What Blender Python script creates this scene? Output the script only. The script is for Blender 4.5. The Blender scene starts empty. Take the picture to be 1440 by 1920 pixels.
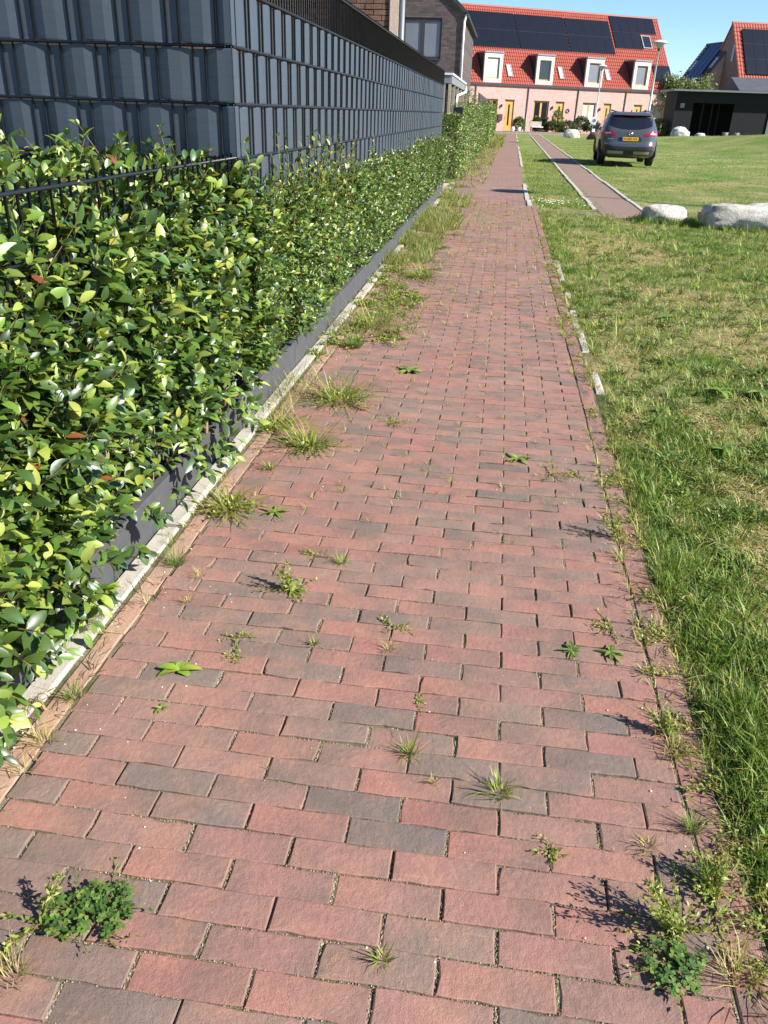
import bpy, math, random
import numpy as np
from mathutils import Matrix, Vector
random.seed(7)
rng = np.random.default_rng(11)
R_ = math.radians
scene = bpy.context.scene
COL = scene.collection

# ------------------------------------------------------------ camera, sky, sun, exposure
F, PITCH, ROLL, YAW, CAMH = 1500.0, R_(26.63), R_(2.0), R_(7.0), 1.4
fw = np.array([-math.sin(YAW)*math.cos(PITCH), math.cos(YAW)*math.cos(PITCH), -math.sin(PITCH)])
r0 = np.array([math.cos(YAW), math.sin(YAW), 0.0]); u0 = np.cross(r0, fw)
cR = math.cos(ROLL)*r0 + math.sin(ROLL)*u0
cU = -math.sin(ROLL)*r0 + math.cos(ROLL)*u0
cam_d = bpy.data.cameras.new('camera'); cam = bpy.data.objects.new('camera', cam_d); COL.objects.link(cam)
cam.matrix_world = Matrix(((cR[0], cU[0], -fw[0], 0), (cR[1], cU[1], -fw[1], 0), (cR[2], cU[2], -fw[2], CAMH), (0, 0, 0, 1)))
cam_d.sensor_fit = 'VERTICAL'; cam_d.sensor_height = 36.0; cam_d.lens = F/1920.0*36.0
cam_d.clip_start = 0.05; cam_d.clip_end = 3000
scene.camera = cam

SUN_EL, SUN_AZ = R_(34.5), math.atan2(1.0, -0.30)     # azimuth clockwise from +Y
world = bpy.data.worlds.new('World'); scene.world = world; world.use_nodes = True
wn = world.node_tree.nodes; wl = world.node_tree.links
sky = wn.new('ShaderNodeTexSky'); sky.sky_type = 'NISHITA'; sky.sun_disc = False
sky.sun_elevation = SUN_EL; sky.sun_rotation = SUN_AZ
sky.altitude = 300; sky.air_density = 0.9; sky.dust_density = 0.0; sky.ozone_density = 6.5
bg = wn['Background']; bg.inputs[1].default_value = 0.085
wl.new(sky.outputs[0], bg.inputs[0])
sd = bpy.data.lights.new('sun', 'SUN'); sd.energy = 5.0; sd.angle = R_(0.53); sd.color = (1.0, 0.965, 0.91)
sun = bpy.data.objects.new('sun', sd); COL.objects.link(sun)
sdir = Vector((math.sin(SUN_AZ)*math.cos(SUN_EL), math.cos(SUN_AZ)*math.cos(SUN_EL), math.sin(SUN_EL)))
sun.rotation_euler = sdir.to_track_quat('Z', 'Y').to_euler(); sun.location = (20, -10, 30)
vs = scene.view_settings
vs.view_transform = 'Standard'; vs.look = 'None'; vs.exposure = 1.2; vs.gamma = 1.0; vs.use_curve_mapping = False

# ------------------------------------------------------------ node helpers / materials
def srgb(r, g, b):
    f = lambda c: (c/255/12.92) if c/255 <= 0.04045 else ((c/255+0.055)/1.055)**2.4
    return (f(r), f(g), f(b), 1.0)
def new_mat(name):
    m = bpy.data.materials.new(name); m.use_nodes = True
    nt = m.node_tree; return m, nt, nt.nodes['Principled BSDF']
def N(nt, t, **kw):
    n = nt.nodes.new(t)
    for k, v in kw.items(): setattr(n, k, v)
    return n
def L(nt, a, b): nt.links.new(a, b)
def mathn(nt, op, a, b=None, c=None):
    n = N(nt, 'ShaderNodeMath', operation=op)
    for i, x in enumerate((a, b, c)):
        if x is None: continue
        if isinstance(x, (int, float)): n.inputs[i].default_value = x
        else: L(nt, x, n.inputs[i])
    return n.outputs[0]
def mixc(nt, fac, a, b, blend='MIX'):
    n = N(nt, 'ShaderNodeMix', data_type='RGBA', blend_type=blend)
    for i, x in ((0, fac), (6, a), (7, b)):
        if isinstance(x, (int, float)): n.inputs[i].default_value = x
        elif isinstance(x, tuple): n.inputs[i].default_value = x
        else: L(nt, x, n.inputs[i])
    return n.outputs[2]
def noise(nt, scale, detail=3.0, vec=None, rough=0.55, out=0):
    n = N(nt, 'ShaderNodeTexNoise'); n.inputs['Scale'].default_value = scale
    n.inputs['Detail'].default_value = detail; n.inputs['Roughness'].default_value = rough
    if vec is not None: L(nt, vec, n.inputs['Vector'])
    return n.outputs[out]
def ramp(nt, fac, stops):
    n = N(nt, 'ShaderNodeValToRGB'); cr = n.color_ramp
    while len(cr.elements) < len(stops): cr.elements.new(0.5)
    for e, (p, c) in zip(cr.elements, stops): e.position = p; e.color = c if len(c) == 4 else (*c, 1)
    L(nt, fac, n.inputs[0]); return n.outputs[0]
def bump(nt, bsdf, h, strength=0.3, dist=0.01, normal=None):
    n = N(nt, 'ShaderNodeBump'); n.inputs['Strength'].default_value = strength; n.inputs['Distance'].default_value = dist
    L(nt, h, n.inputs['Height'])
    if normal is not None: L(nt, normal, n.inputs['Normal'])
    L(nt, n.outputs[0], bsdf.inputs['Normal']); return n.outputs[0]
def gpos(nt): return N(nt, 'ShaderNodeNewGeometry').outputs['Position']

def simple(name, col, rough=0.6, metal=0.0, var=0.0, vscale=8.0, bmp=0.0, bscale=60.0, spec=0.5, coat=0.0):
    m, nt, b = new_mat(name)
    b.inputs['Base Color'].default_value = col; b.inputs['Roughness'].default_value = rough
    b.inputs['Metallic'].default_value = metal; b.inputs['Specular IOR Level'].default_value = spec
    b.inputs['Coat Weight'].default_value = coat
    p = gpos(nt)
    if var:
        n1 = noise(nt, vscale, 5, p)
        lo = tuple(c*(1-var) for c in col[:3])+(1,); hi = tuple(min(1, c*(1+var)) for c in col[:3])+(1,)
        L(nt, ramp(nt, n1, [(0.3, lo), (0.7, hi)]), b.inputs['Base Color'])
    if bmp: bump(nt, b, noise(nt, bscale, 5, p), bmp, 0.01)
    return m

def attr_mat(name, rough=0.5, trans=0.25, spec=0.4, tint=(1.25, 1.3, 0.6), bmp=None):
    """plant material: colour per blade / leaf from the 'Col' attribute, some light let through"""
    m, nt, b = new_mat(name)
    a = N(nt, 'ShaderNodeAttribute', attribute_name='Col').outputs['Color']
    nz = noise(nt, 45, 2, gpos(nt))
    c = mixc(nt, 0.35, a, mixc(nt, nz, (0.55, 0.6, 0.45, 1), (1.35, 1.35, 1.3, 1)), 'MULTIPLY')
    L(nt, c, b.inputs['Base Color']); b.inputs['Roughness'].default_value = rough
    b.inputs['Specular IOR Level'].default_value = spec
    t = N(nt, 'ShaderNodeBsdfTranslucent'); L(nt, mixc(nt, 1.0, c, (*tint, 1), 'MULTIPLY'), t.inputs[0])
    mx = N(nt, 'ShaderNodeMixShader'); mx.inputs[0].default_value = trans
    L(nt, b.outputs[0], mx.inputs[1]); L(nt, t.outputs[0], mx.inputs[2])
    L(nt, mx.outputs[0], nt.nodes['Material Output'].inputs[0])
    if bmp: bump(nt, b, noise(nt, bmp, 3, gpos(nt)), 0.25, 0.004)
    return m

BL, BR = 0.218, 0.0745      # paver pitch along the row / across the rows
BX0 = 0.010                 # a head joint of the even rows
def brick_ids(nt, swap=False, x0=BX0, y0=0.0):
    sx = N(nt, 'ShaderNodeSeparateXYZ'); L(nt, gpos(nt), sx.inputs[0])
    X, Y = (sx.outputs[1], sx.outputs[0]) if swap else (sx.outputs[0], sx.outputs[1])
    ry = mathn(nt, 'DIVIDE', mathn(nt, 'SUBTRACT', Y, y0), BR); row = mathn(nt, 'FLOOR', ry)
    off = mathn(nt, 'MULTIPLY', mathn(nt, 'FLOORED_MODULO', row, 2.0), 0.5)
    cx = mathn(nt, 'ADD', mathn(nt, 'DIVIDE', mathn(nt, 'SUBTRACT', X, x0), BL), off); colm = mathn(nt, 'FLOOR', cx)
    cb = N(nt, 'ShaderNodeCombineXYZ'); L(nt, colm, cb.inputs[0]); L(nt, row, cb.inputs[1])
    wnz = N(nt, 'ShaderNodeTexWhiteNoise', noise_dimensions='2D'); L(nt, cb.outputs[0], wnz.inputs['Vector'])
    fx = mathn(nt, 'FRACT', cx); fy = mathn(nt, 'FRACT', ry)
    return wnz, fx, fy
def brick_mat(name, joints=False, swap=False, ochre=False, dusty=0.30, grey=1.0, tone=0.24):
    m, nt, b = new_mat(name)
    wnz, fx, fy = brick_ids(nt, swap)
    p = gpos(nt)
    v = mathn(nt, 'MULTIPLY', wnz.outputs['Value'], grey)
    if ochre:
        base = ramp(nt, v, [(0.0, srgb(166, 136, 112)), (0.5, srgb(178, 146, 120)), (1.0, srgb(156, 132, 114))])
    else:
        base = ramp(nt, v, [(0.0, srgb(139, 90, 81)), (0.2, srgb(148, 100, 89)), (0.45, srgb(141, 99, 90)), (0.62, srgb(131, 99, 90)), (0.8, srgb(117, 98, 89)), (0.94, srgb(105, 95, 88)), (1.0, srgb(92, 87, 83))])
    # fired patches inside one brick: gradients towards grey-brown and orange
    sc = N(nt, 'ShaderNodeSeparateColor'); L(nt, wnz.outputs['Color'], sc.inputs[0])
    grad = mathn(nt, 'ABSOLUTE', mathn(nt, 'SUBTRACT', fx, sc.outputs[0]))
    n1 = noise(nt, 13, 4, p)
    g2 = mathn(nt, 'ADD', mathn(nt, 'MULTIPLY', grad, 0.75), mathn(nt, 'MULTIPLY', n1, 0.9))
    patch = ramp(nt, g2, [(0.50, (0, 0, 0)), (0.95, (1, 1, 1))])
    amt = mathn(nt, 'MULTIPLY', patch, mathn(nt, 'ADD', mathn(nt, 'MULTIPLY', sc.outputs[1], 0.5), 0.45))
    c1 = mixc(nt, amt, base, srgb(98, 84, 77) if not ochre else srgb(150, 120, 104))
    n2 = noise(nt, 9, 3, p)
    warm = ramp(nt, mathn(nt, 'ADD', n2, mathn(nt, 'MULTIPLY', sc.outputs[2], 0.2)), [(0.52, (0, 0, 0)), (0.8, (1, 1, 1))])
    c2 = mixc(nt, mathn(nt, 'MULTIPLY', warm, 0.4), c1, srgb(172, 118, 94))
    # fine sandy speckle and scuffs
    n3 = noise(nt, 320, 3, p, 0.7)
    c3 = mixc(nt, 0.8, c2, mixc(nt, n3, (0.45, 0.45, 0.45, 1), (1.55, 1.55, 1.55, 1)), 'MULTIPLY')
    mp = N(nt, 'ShaderNodeMapping'); mp.inputs['Rotation'].default_value = (0, 0, 0.5); mp.inputs['Scale'].default_value = (10, 90, 1)
    L(nt, p, mp.inputs[0]); n4 = noise(nt, 1.0, 4, mp.outputs[0])
    scf = ramp(nt, n4, [(0.62, (0, 0, 0)), (0.8, (1, 1, 1))])
    c4 = mixc(nt, mathn(nt, 'MULTIPLY', scf, 0.34), c3, srgb(192, 156, 142))
    # dust and drifted sand in large soft patches
    dst = ramp(nt, noise(nt, 1.7, 5, p), [(0.42, (0, 0, 0)), (0.75, (1, 1, 1))])
    c5 = mixc(nt, mathn(nt, 'ADD', mathn(nt, 'MULTIPLY', dst, 0.30), dusty-0.30), c4, srgb(160, 138, 120))
    stn = ramp(nt, noise(nt, 0.9, 6, p, 0.7), [(0.50, (0, 0, 0)), (0.62, (1, 1, 1))])
    c5 = mixc(nt, mathn(nt, 'MULTIPLY', stn, 0.22), c5, srgb(92, 78, 72))
    pit = ramp(nt, noise(nt, 130, 2, p, 0.6), [(0.70, (0, 0, 0)), (0.76, (1, 1, 1))])
    c5 = mixc(nt, mathn(nt, 'MULTIPLY', pit, 0.35), c5, srgb(206, 190, 172))
    mot = noise(nt, 28, 5, p, 0.7)
    c5 = mixc(nt, 0.75, c5, mixc(nt, mot, (0.55, 0.55, 0.57, 1), (1.45, 1.43, 1.40, 1)), 'MULTIPLY')
    c5 = mixc(nt, tone, c5, srgb(126, 106, 93))
    if joints:
        ex = mathn(nt, 'MINIMUM', fx, mathn(nt, 'SUBTRACT', 1.0, fx)); ey = mathn(nt, 'MINIMUM', fy, mathn(nt, 'SUBTRACT', 1.0, fy))
        jx = mathn(nt, 'LESS_THAN', ex, 0.016); jy = mathn(nt, 'LESS_THAN', ey, 0.035)
        j = mathn(nt, 'MAXIMUM', jx, jy)
        c5 = mixc(nt, mathn(nt, 'MULTIPLY', j, 0.8), c5, srgb(92, 82, 66))
    L(nt, c5, b.inputs['Base Color']); b.inputs['Roughness'].default_value = 0.82; b.inputs['Specular IOR Level'].default_value = 0.3
    h = mathn(nt, 'ADD', mathn(nt, 'MULTIPLY', n3, 0.35), mathn(nt, 'MULTIPLY', noise(nt, 70, 4, p), 0.65))
    bump(nt, b, h, 0.8, 0.005)
    return m

def joint_mat():
    m, nt, b = new_mat('joint_sand'); p = gpos(nt)
    n1 = noise(nt, 6, 4, p); n2 = noise(nt, 260, 3, p)
    c = mixc(nt, ramp(nt, n1, [(0.4, (0, 0, 0)), (0.62, (1, 1, 1))]), srgb(120, 110, 88), srgb(76, 78, 44))
    c = mixc(nt, 0.8, c, mixc(nt, n2, (0.35, 0.35, 0.35, 1), (1.6, 1.6, 1.6, 1)), 'MULTIPLY')
    L(nt, c, b.inputs['Base Color']); b.inputs['Roughness'].default_value = 0.95
    bump(nt, b, n2, 0.8, 0.006); return m
def lawn_mat():
    m, nt, b = new_mat('lawn_soil'); p = gpos(nt)
    n1 = noise(nt, 0.55, 5, p, 0.6); n2 = noise(nt, 30, 4, p, 0.7); n3 = noise(nt, 190, 3, p)
    dry = mixc(nt, n2, srgb(122, 104, 70), srgb(188, 168, 126))
    grn = mixc(nt, n2, srgb(52, 78, 26), srgb(108, 132, 56))
    c = mixc(nt, ramp(nt, n1, [(0.38, (0, 0, 0)), (0.62, (1, 1, 1))]), grn, dry)
    sx = N(nt, 'ShaderNodeSeparateXYZ'); L(nt, p, sx.inputs[0])
    far = ramp(nt, mathn(nt, 'DIVIDE', sx.outputs[1], 60.0), [(0.2, (0, 0, 0)), (0.5, (1, 1, 1))])
    c = mixc(nt, mathn(nt, 'MULTIPLY', far, 0.55), c, mixc(nt, noise(nt, 3.0, 5, p), srgb(74, 104, 38), srgb(124, 142, 64)))
    c = mixc(nt, 0.7, c, mixc(nt, n3, (0.4, 0.4, 0.4, 1), (1.5, 1.5, 1.5, 1)), 'MULTIPLY')
    L(nt, c, b.inputs['Base Color']); b.inputs['Roughness'].default_value = 0.95; b.inputs['Specular IOR Level'].default_value = 0.15
    bump(nt, b, mathn(nt, 'ADD', n2, mathn(nt, 'MULTIPLY', n3, 0.4)), 0.9, 0.03); return m
def wallbrick_mat(name, c1, c2, mortar, bw=0.22, bh=0.065, ms=0.009):
    m, nt, b = new_mat(name)
    tc = N(nt, 'ShaderNodeTexCoord'); mp = N(nt, 'ShaderNodeMapping'); mp.inputs['Rotation'].default_value = (R_(90), 0, 0)
    L(nt, tc.outputs['Object'], mp.inputs[0])
    t = N(nt, 'ShaderNodeTexBrick'); L(nt, mp.outputs[0], t.inputs[0])
    t.inputs['Color1'].default_value = c1; t.inputs['Color2'].default_value = c2; t.inputs['Mortar'].default_value = mortar
    t.inputs['Scale'].default_value = 1.0; t.inputs['Brick Width'].default_value = bw; t.inputs['Row Height'].default_value = bh
    t.inputs['Mortar Size'].default_value = ms; t.inputs['Bias'].default_value = 0.0
    n = noise(nt, 2.5, 5, gpos(nt)); n2 = noise(nt, 9, 4, gpos(nt))
    c = mixc(nt, 0.5, t.outputs[0], mixc(nt, n, (0.65, 0.65, 0.65, 1), (1.35, 1.35, 1.35, 1)), 'MULTIPLY')
    c = mixc(nt, 0.5, c, mixc(nt, n2, (0.6, 0.6, 0.6, 1), (1.4, 1.4, 1.4, 1)), 'MULTIPLY')
    L(nt, c, b.inputs['Base Color']); b.inputs['Roughness'].default_value = 0.9
    bump(nt, b, t.outputs['Fac'], -0.3, 0.01); return m
def tile_mat():
    m, nt, b = new_mat('roof_tile_red'); p = gpos(nt)
    n1 = noise(nt, 4, 4, p); n2 = noise(nt, 0.7, 3, p)
    c = mixc(nt, n1, srgb(130, 54, 40), srgb(162, 80, 60)); c = mixc(nt, 0.4, c, mixc(nt, n2, (0.7, 0.7, 0.7, 1), (1.3, 1.3, 1.3, 1)), 'MULTIPLY')
    L(nt, c, b.inputs['Base Color']); b.inputs['Roughness'].default_value = 0.6; return m
def stone_mat(name, c1, c2, c3):
    m, nt, b = new_mat(name); p = gpos(nt)
    n1 = noise(nt, 4.5, 6, p, 0.65); n2 = noise(nt, 55, 4, p, 0.7)
    c = ramp(nt, n1, [(0.32, c1), (0.5, c2), (0.68, c3)])
    c = mixc(nt, 0.8, c, mixc(nt, n2, (0.4, 0.4, 0.4, 1), (1.5, 1.5, 1.5, 1)), 'MULTIPLY')
    lich = ramp(nt, noise(nt, 11, 6, p, 0.75), [(0.56, (0, 0, 0)), (0.64, (1, 1, 1))]); c = mixc(nt, mathn(nt, 'MULTIPLY', lich, 0.5), c, srgb(104, 98, 88))
    L(nt, c, b.inputs['Base Color']); b.inputs['Roughness'].default_value = 0.9
    bump(nt, b, mathn(nt, 'ADD', mathn(nt, 'MULTIPLY', n1, 1.0), mathn(nt, 'MULTIPLY', n2, 0.35)), 0.9, 0.05); return m
def glass_mat(name, col=(0.015, 0.018, 0.022, 1), rough=0.06):
    return simple(name, col, rough, 0.0, spec=0.8)
def strip_mat():
    m, nt, b = new_mat('privacy_strip_vinyl'); p = gpos(nt)
    n1 = noise(nt, 3.0, 4, p); mp = N(nt, 'ShaderNodeMapping'); mp.inputs['Scale'].default_value = (4, 4, 45); L(nt, p, mp.inputs[0])
    n2 = noise(nt, 1.0, 4, mp.outputs[0])
    c = mixc(nt, n1, srgb(58, 66, 74), srgb(66, 74, 82))
    dirt = ramp(nt, noise(nt, 26, 5, p), [(0.66, (0, 0, 0)), (0.74, (1, 1, 1))])
    c = mixc(nt, mathn(nt, 'MULTIPLY', dirt, 0.15), c, srgb(128, 130, 126))
    L(nt, c, b.inputs['Base Color']); L(nt, mathn(nt, 'ADD', mathn(nt, 'MULTIPLY', n1, 0.2), 0.36), b.inputs['Roughness'])
    bump(nt, b, n2, 0.12, 0.010); return m
def concrete_mat(name, a, c_, dark):
    m, nt, b = new_mat(name); p = gpos(nt)
    n1 = noise(nt, 7, 6, p, 0.65); n2 = noise(nt, 180, 3, p)
    c = mixc(nt, n1, a, c_); st = ramp(nt, noise(nt, 16, 5, p), [(0.55, (0, 0, 0)), (0.72, (1, 1, 1))])
    c = mixc(nt, mathn(nt, 'MULTIPLY', st, 0.45), c, dark)
    c = mixc(nt, 0.5, c, mixc(nt, n2, (0.6, 0.6, 0.6, 1), (1.35, 1.35, 1.35, 1)), 'MULTIPLY')
    L(nt, c, b.inputs['Base Color']); b.inputs['Roughness'].default_value = 0.9
    bump(nt, b, n2, 0.5, 0.004); return m

MT = dict(
    brick=brick_mat('paver_red'), brick_far=brick_mat('paver_red_far', joints=True, dusty=0.36, tone=0.28), brick_track=brick_mat('paver_track', joints=True, swap=False, dusty=0.42, tone=0.72),
    ochre=brick_mat('paver_ochre', swap=True, ochre=True), edge=brick_mat('paver_edge', swap=True, grey=0.7), joint=joint_mat(), lawn=lawn_mat(),
    kerb=concrete_mat('kerb_concrete', srgb(150, 142, 128), srgb(184, 176, 162), srgb(104, 96, 80)),
    plinth=concrete_mat('plinth_concrete', srgb(58, 58, 60), srgb(76, 76, 78), srgb(92, 88, 78)),
    strip=strip_mat(), metal=simple('anthracite_steel', srgb(24, 27, 32), 0.42, 0.0, 0.2, 20),
    leaf=attr_mat('hedge_leaf', 0.40, 0.2, 0.7), grass=attr_mat('grass_blade', 0.55, 0.3, 0.3), weed=attr_mat('weed_leaf', 0.5, 0.25, 0.35),
    twig=simple('twig_bark', srgb(124, 98, 64), 0.8, 0, 0.3, 30), twig_dark=simple('twig_dark', srgb(80, 64, 46), 0.85, 0, 0.3, 30),
    soil=simple('garden_soil', srgb(84, 70, 54), 0.95, 0, 0.4, 12, 0.8, 60),
    tile=tile_mat(), solar=simple('solar_glass', srgb(17, 18, 24), 0.22, 0.0, 0.1, 1.5, spec=0.6), solar_frame=simple('solar_frame', srgb(70, 72, 82), 0.4, 0.6),
    solar_blue=simple('solar_glass_blue', srgb(26, 40, 78), 0.16, 0, 0.1, 1.5, spec=0.6),
    pink=wallbrick_mat('pink_brick', srgb(172, 131, 120), srgb(190, 149, 137), srgb(182, 156, 146)),
    brown=wallbrick_mat('brown_brick', srgb(96, 80, 76), srgb(64, 54, 54), srgb(70, 62, 58)),
    redbrown=simple('wall_brick_redbrown', srgb(112, 82, 66), 0.9, 0, 0.35, 5, 0.5, 80), redbrown2=simple('wall_brick_brown', srgb(88, 66, 56), 0.9, 0, 0.35, 5, 0.5, 80),
    mortar=simple('wall_mortar', srgb(60, 52, 46), 0.95, 0, 0.2, 10),
    oak=simple('ochre_painted_wood', srgb(182, 140, 72), 0.5, 0, 0.12, 3), cream=simple('cream_trim', srgb(190, 187, 180), 0.7, 0, 0.1, 2),
    white=simple('white_plastic', srgb(225, 225, 222), 0.45, 0, 0.06, 6), dark=simple('dark_trim', srgb(42, 42, 44), 0.6, 0, 0.15, 4),
    black_wood=simple('black_cladding', srgb(13, 13, 16), 0.8, 0, 0.25, 3), zinc=simple('zinc_grey', srgb(126, 128, 130), 0.5, 0.3, 0.1, 3),
    slate=simple('slate_roof', srgb(74, 74, 78), 0.7, 0, 0.15, 2), glass=glass_mat('window_glass'), blind=simple('white_blind', srgb(206, 212, 214), 0.35, 0, 0.05, 2),
    blind_grey=simple('grey_screen', srgb(104, 106, 114), 0.55, 0, 0.06, 2),
    boulder=stone_mat('boulder_granite', srgb(140, 134, 124), srgb(186, 180, 168), srgb(206, 201, 190)), boulder_dark=stone_mat('boulder_brown', srgb(70, 58, 48), srgb(98, 82, 68), srgb(120, 104, 88)),
    asphalt=simple('street_clinker', srgb(128, 106, 98), 0.9, 0, 0.2, 2, 0.4, 30), galv=simple('lamp_post_grey', srgb(206, 208, 206), 0.5, 0.0, 0.06, 5),
    lamp_glass=simple('lamp_diffuser', srgb(176, 178, 176), 0.3, 0, 0.05, 5), board=simple('shed_board', srgb(58, 52, 48), 0.85, 0, 0.3, 6), timber=simple('grey_timber', srgb(150, 138, 122), 0.85, 0, 0.2, 8),
    paint=simple('car_paint_grey', srgb(76, 78, 81), 0.32, 0.25, 0.04, 4, coat=0.5), car_black=simple('car_plastic', srgb(30, 31, 33), 0.55), tyre=simple('tyre_rubber', srgb(24, 24, 25), 0.85),
    alu=simple('alloy_rim', srgb(150, 152, 156), 0.3, 0.9), car_glass=glass_mat('car_glass', (0.01, 0.011, 0.014, 1), 0.05), red_lamp=simple('tail_lamp_red', srgb(150, 14, 22), 0.15, 0, 0.1, 20, coat=0.6), clear_lamp=simple('tail_lamp_clear', srgb(200, 200, 206), 0.15, 0, 0, coat=0.6),
    plate=simple('plate_yellow', srgb(236, 178, 28), 0.45), plate_blue=simple('plate_blue', srgb(30, 60, 150), 0.45), ink=simple('black_ink', srgb(14, 14, 14), 0.5), chrome=simple('chrome', srgb(214, 216, 220), 0.12, 1.0), skid=simple('skid_silver', srgb(140, 136, 128), 0.4, 0.3),
    petal=simple('white_petal', srgb(230, 228, 214), 0.6), pale_stone=simple('pale_pilaster', srgb(196, 172, 152), 0.85, 0, 0.1, 5, 0.3, 40), gable=simple('gable_render', srgb(112, 96, 90), 0.9, 0, 0.12, 2), slab=concrete_mat('entry_paver', srgb(176, 150, 136), srgb(190, 166, 150), srgb(140, 118, 104)),
    dirt=simple('trodden_sand', srgb(118, 104, 78), 0.95, 0, 0.35, 6, 0.7, 60), crumb=simple('sand_crumbs', srgb(150, 136, 112), 0.95, 0, 0.3, 40), moss=simple('joint_moss', srgb(92, 92, 52), 0.95, 0, 0.35, 30),
    bark=simple('trunk_bark', srgb(86, 70, 56), 0.9, 0, 0.3, 12), terracotta=simple('pot_clay', srgb(120, 110, 104), 0.8, 0, 0.2, 10), pebble=simple('pebble', srgb(206, 202, 192), 0.8))

# ------------------------------------------------------------ mesh helpers
def tag(o, label=None, cat=None, group=None, kind=None):
    if label: o['label'] = label
    if cat: o['category'] = cat
    if group: o['group'] = group
    if kind: o['kind'] = kind
    return o
def link(o, parent=None):
    COL.objects.link(o)
    if parent is not None: o.parent = parent
    return o
def empty(name, loc=(0, 0, 0), rz=0.0):
    o = bpy.data.objects.new(name, None); o.location = loc; o.rotation_euler = (0, 0, rz); o.empty_display_size = 0.1
    return link(o)
def setmat(me, m): me.materials.append(MT[m] if isinstance(m, str) else m)
class MB:
    def __init__(s): s.v = []; s.f = []
    def box(s, x0, x1, y0, y1, z0, z1):
        b = len(s.v); s.v += [(x0, y0, z0), (x1, y0, z0), (x1, y1, z0), (x0, y1, z0), (x0, y0, z1), (x1, y0, z1), (x1, y1, z1), (x0, y1, z1)]
        s.f += [tuple(b+i for i in q) for q in ((0, 3, 2, 1), (4, 5, 6, 7), (0, 1, 5, 4), (1, 2, 6, 5), (2, 3, 7, 6), (3, 0, 4, 7))]; return s
    def cbox(s, x0, x1, y0, y1, z0, z1, c=0.004, j=0.0):
        """box with a chamfered top edge"""
        b = len(s.v); r = lambda: random.uniform(-j, j)
        lo = [(x0, y0), (x1, y0), (x1, y1), (x0, y1)]; ins = [(x0+c, y0+c), (x1-c, y0+c), (x1-c, y1-c), (x0+c, y1-c)]
        s.v += [(x, y, z0) for x, y in lo] + [(x+r(), y+r(), z1-c) for x, y in lo] + [(x+r(), y+r(), z1) for x, y in ins]
        for k in (0, 4):
            for i in range(4): s.f.append((b+k+i, b+k+(i+1) % 4, b+k+4+(i+1) % 4, b+k+4+i))
        s.f.append((b+8, b+9, b+10, b+11)); return s
    def poly(s, pts, flip=False):
        b = len(s.v); s.v += [tuple(p) for p in pts]; q = tuple(range(b, b+len(pts))); s.f.append(q[::-1] if flip else q); return s
    def prism(s, pts, axis, a0, a1):
        """extrude a 2D outline along an axis: axis x -> (y,z), y -> (x,z), z -> (x,y)"""
        def P(p, a): return {'x': (a, p[0], p[1]), 'y': (p[0], a, p[1]), 'z': (p[0], p[1], a)}[axis]
        b = len(s.v); n = len(pts); s.v += [P(p, a0) for p in pts] + [P(p, a1) for p in pts]
        s.f.append(tuple(range(b, b+n))[::-1]); s.f.append(tuple(range(b+n, b+2*n)))
        for i in range(n): s.f.append((b+i, b+(i+1) % n, b+n+(i+1) % n, b+n+i))
        return s
    def tube(s, pts, rad, n=6, cap=True):
        pts = [Vector(p) for p in pts]; rad = rad if isinstance(rad, (list, tuple)) else [rad]*len(pts); b = len(s.v)
        for i, p in enumerate(pts):
            d = (pts[min(i+1, len(pts)-1)]-pts[max(i-1, 0)]).normalized()
            a = d.cross(Vector((0, 0, 1))); a = a.normalized() if a.length > 1e-3 else Vector((1, 0, 0)); c = d.cross(a)
            for k in range(n):
                t = 2*math.pi*k/n; q = p+(a*math.cos(t)+c*math.sin(t))*rad[i]; s.v.append(tuple(q))
        for i in range(len(pts)-1):
            for k in range(n):
                s.f.append((b+i*n+k, b+i*n+(k+1) % n, b+(i+1)*n+(k+1) % n, b+(i+1)*n+k))
        if cap:
            s.f.append(tuple(b+k for k in range(n))); s.f.append(tuple(b+(len(pts)-1)*n+k for k in range(n))[::-1])
        return s
    def lathe(s, prof, n=20, c=(0, 0, 0)):
        b = len(s.v)
        for r, z in prof:
            for k in range(n): s.v.append((c[0]+r*math.cos(2*math.pi*k/n), c[1]+r*math.sin(2*math.pi*k/n), c[2]+z))
        for i in range(len(prof)-1):
            for k in range(n): s.f.append((b+i*n+k, b+i*n+(k+1) % n, b+(i+1)*n+(k+1) % n, b+(i+1)*n+k))
        s.f.append(tuple(b+k for k in range(n))[::-1]); s.f.append(tuple(b+(len(prof)-1)*n+k for k in range(n))); return s
    def grid(s, fn, nu, nv):
        b = len(s.v)
        for j in range(nv+1):
            for i in range(nu+1): s.v.append(tuple(fn(i/nu, j/nv)))
        for j in range(nv):
            for i in range(nu): q = b+j*(nu+1)+i; s.f.append((q, q+1, q+nu+2, q+nu+1))
        return s
    def mesh(s, name, m, smooth=False):
        me = bpy.data.meshes.new(name); me.from_pydata(s.v, [], s.f); setmat(me, m)
        if smooth: me.polygons.foreach_set('use_smooth', [True]*len(me.polygons))
        me.update(); return me
    def build(s, name, m, parent=None, smooth=False, loc=None, rz=0):
        o = bpy.data.objects.new(name, s.mesh(name, m, smooth)); 
        if loc is not None: o.location = loc
        o.rotation_euler = (0, 0, rz); return link(o, parent)
def inst(name, me, parent, loc, rz=0.0, rx=0.0, ry=0.0, sc=(1, 1, 1)):
    o = bpy.data.objects.new(name, me); o.location = loc; o.rotation_euler = (rx, ry, rz); o.scale = sc; return link(o, parent)
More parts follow.
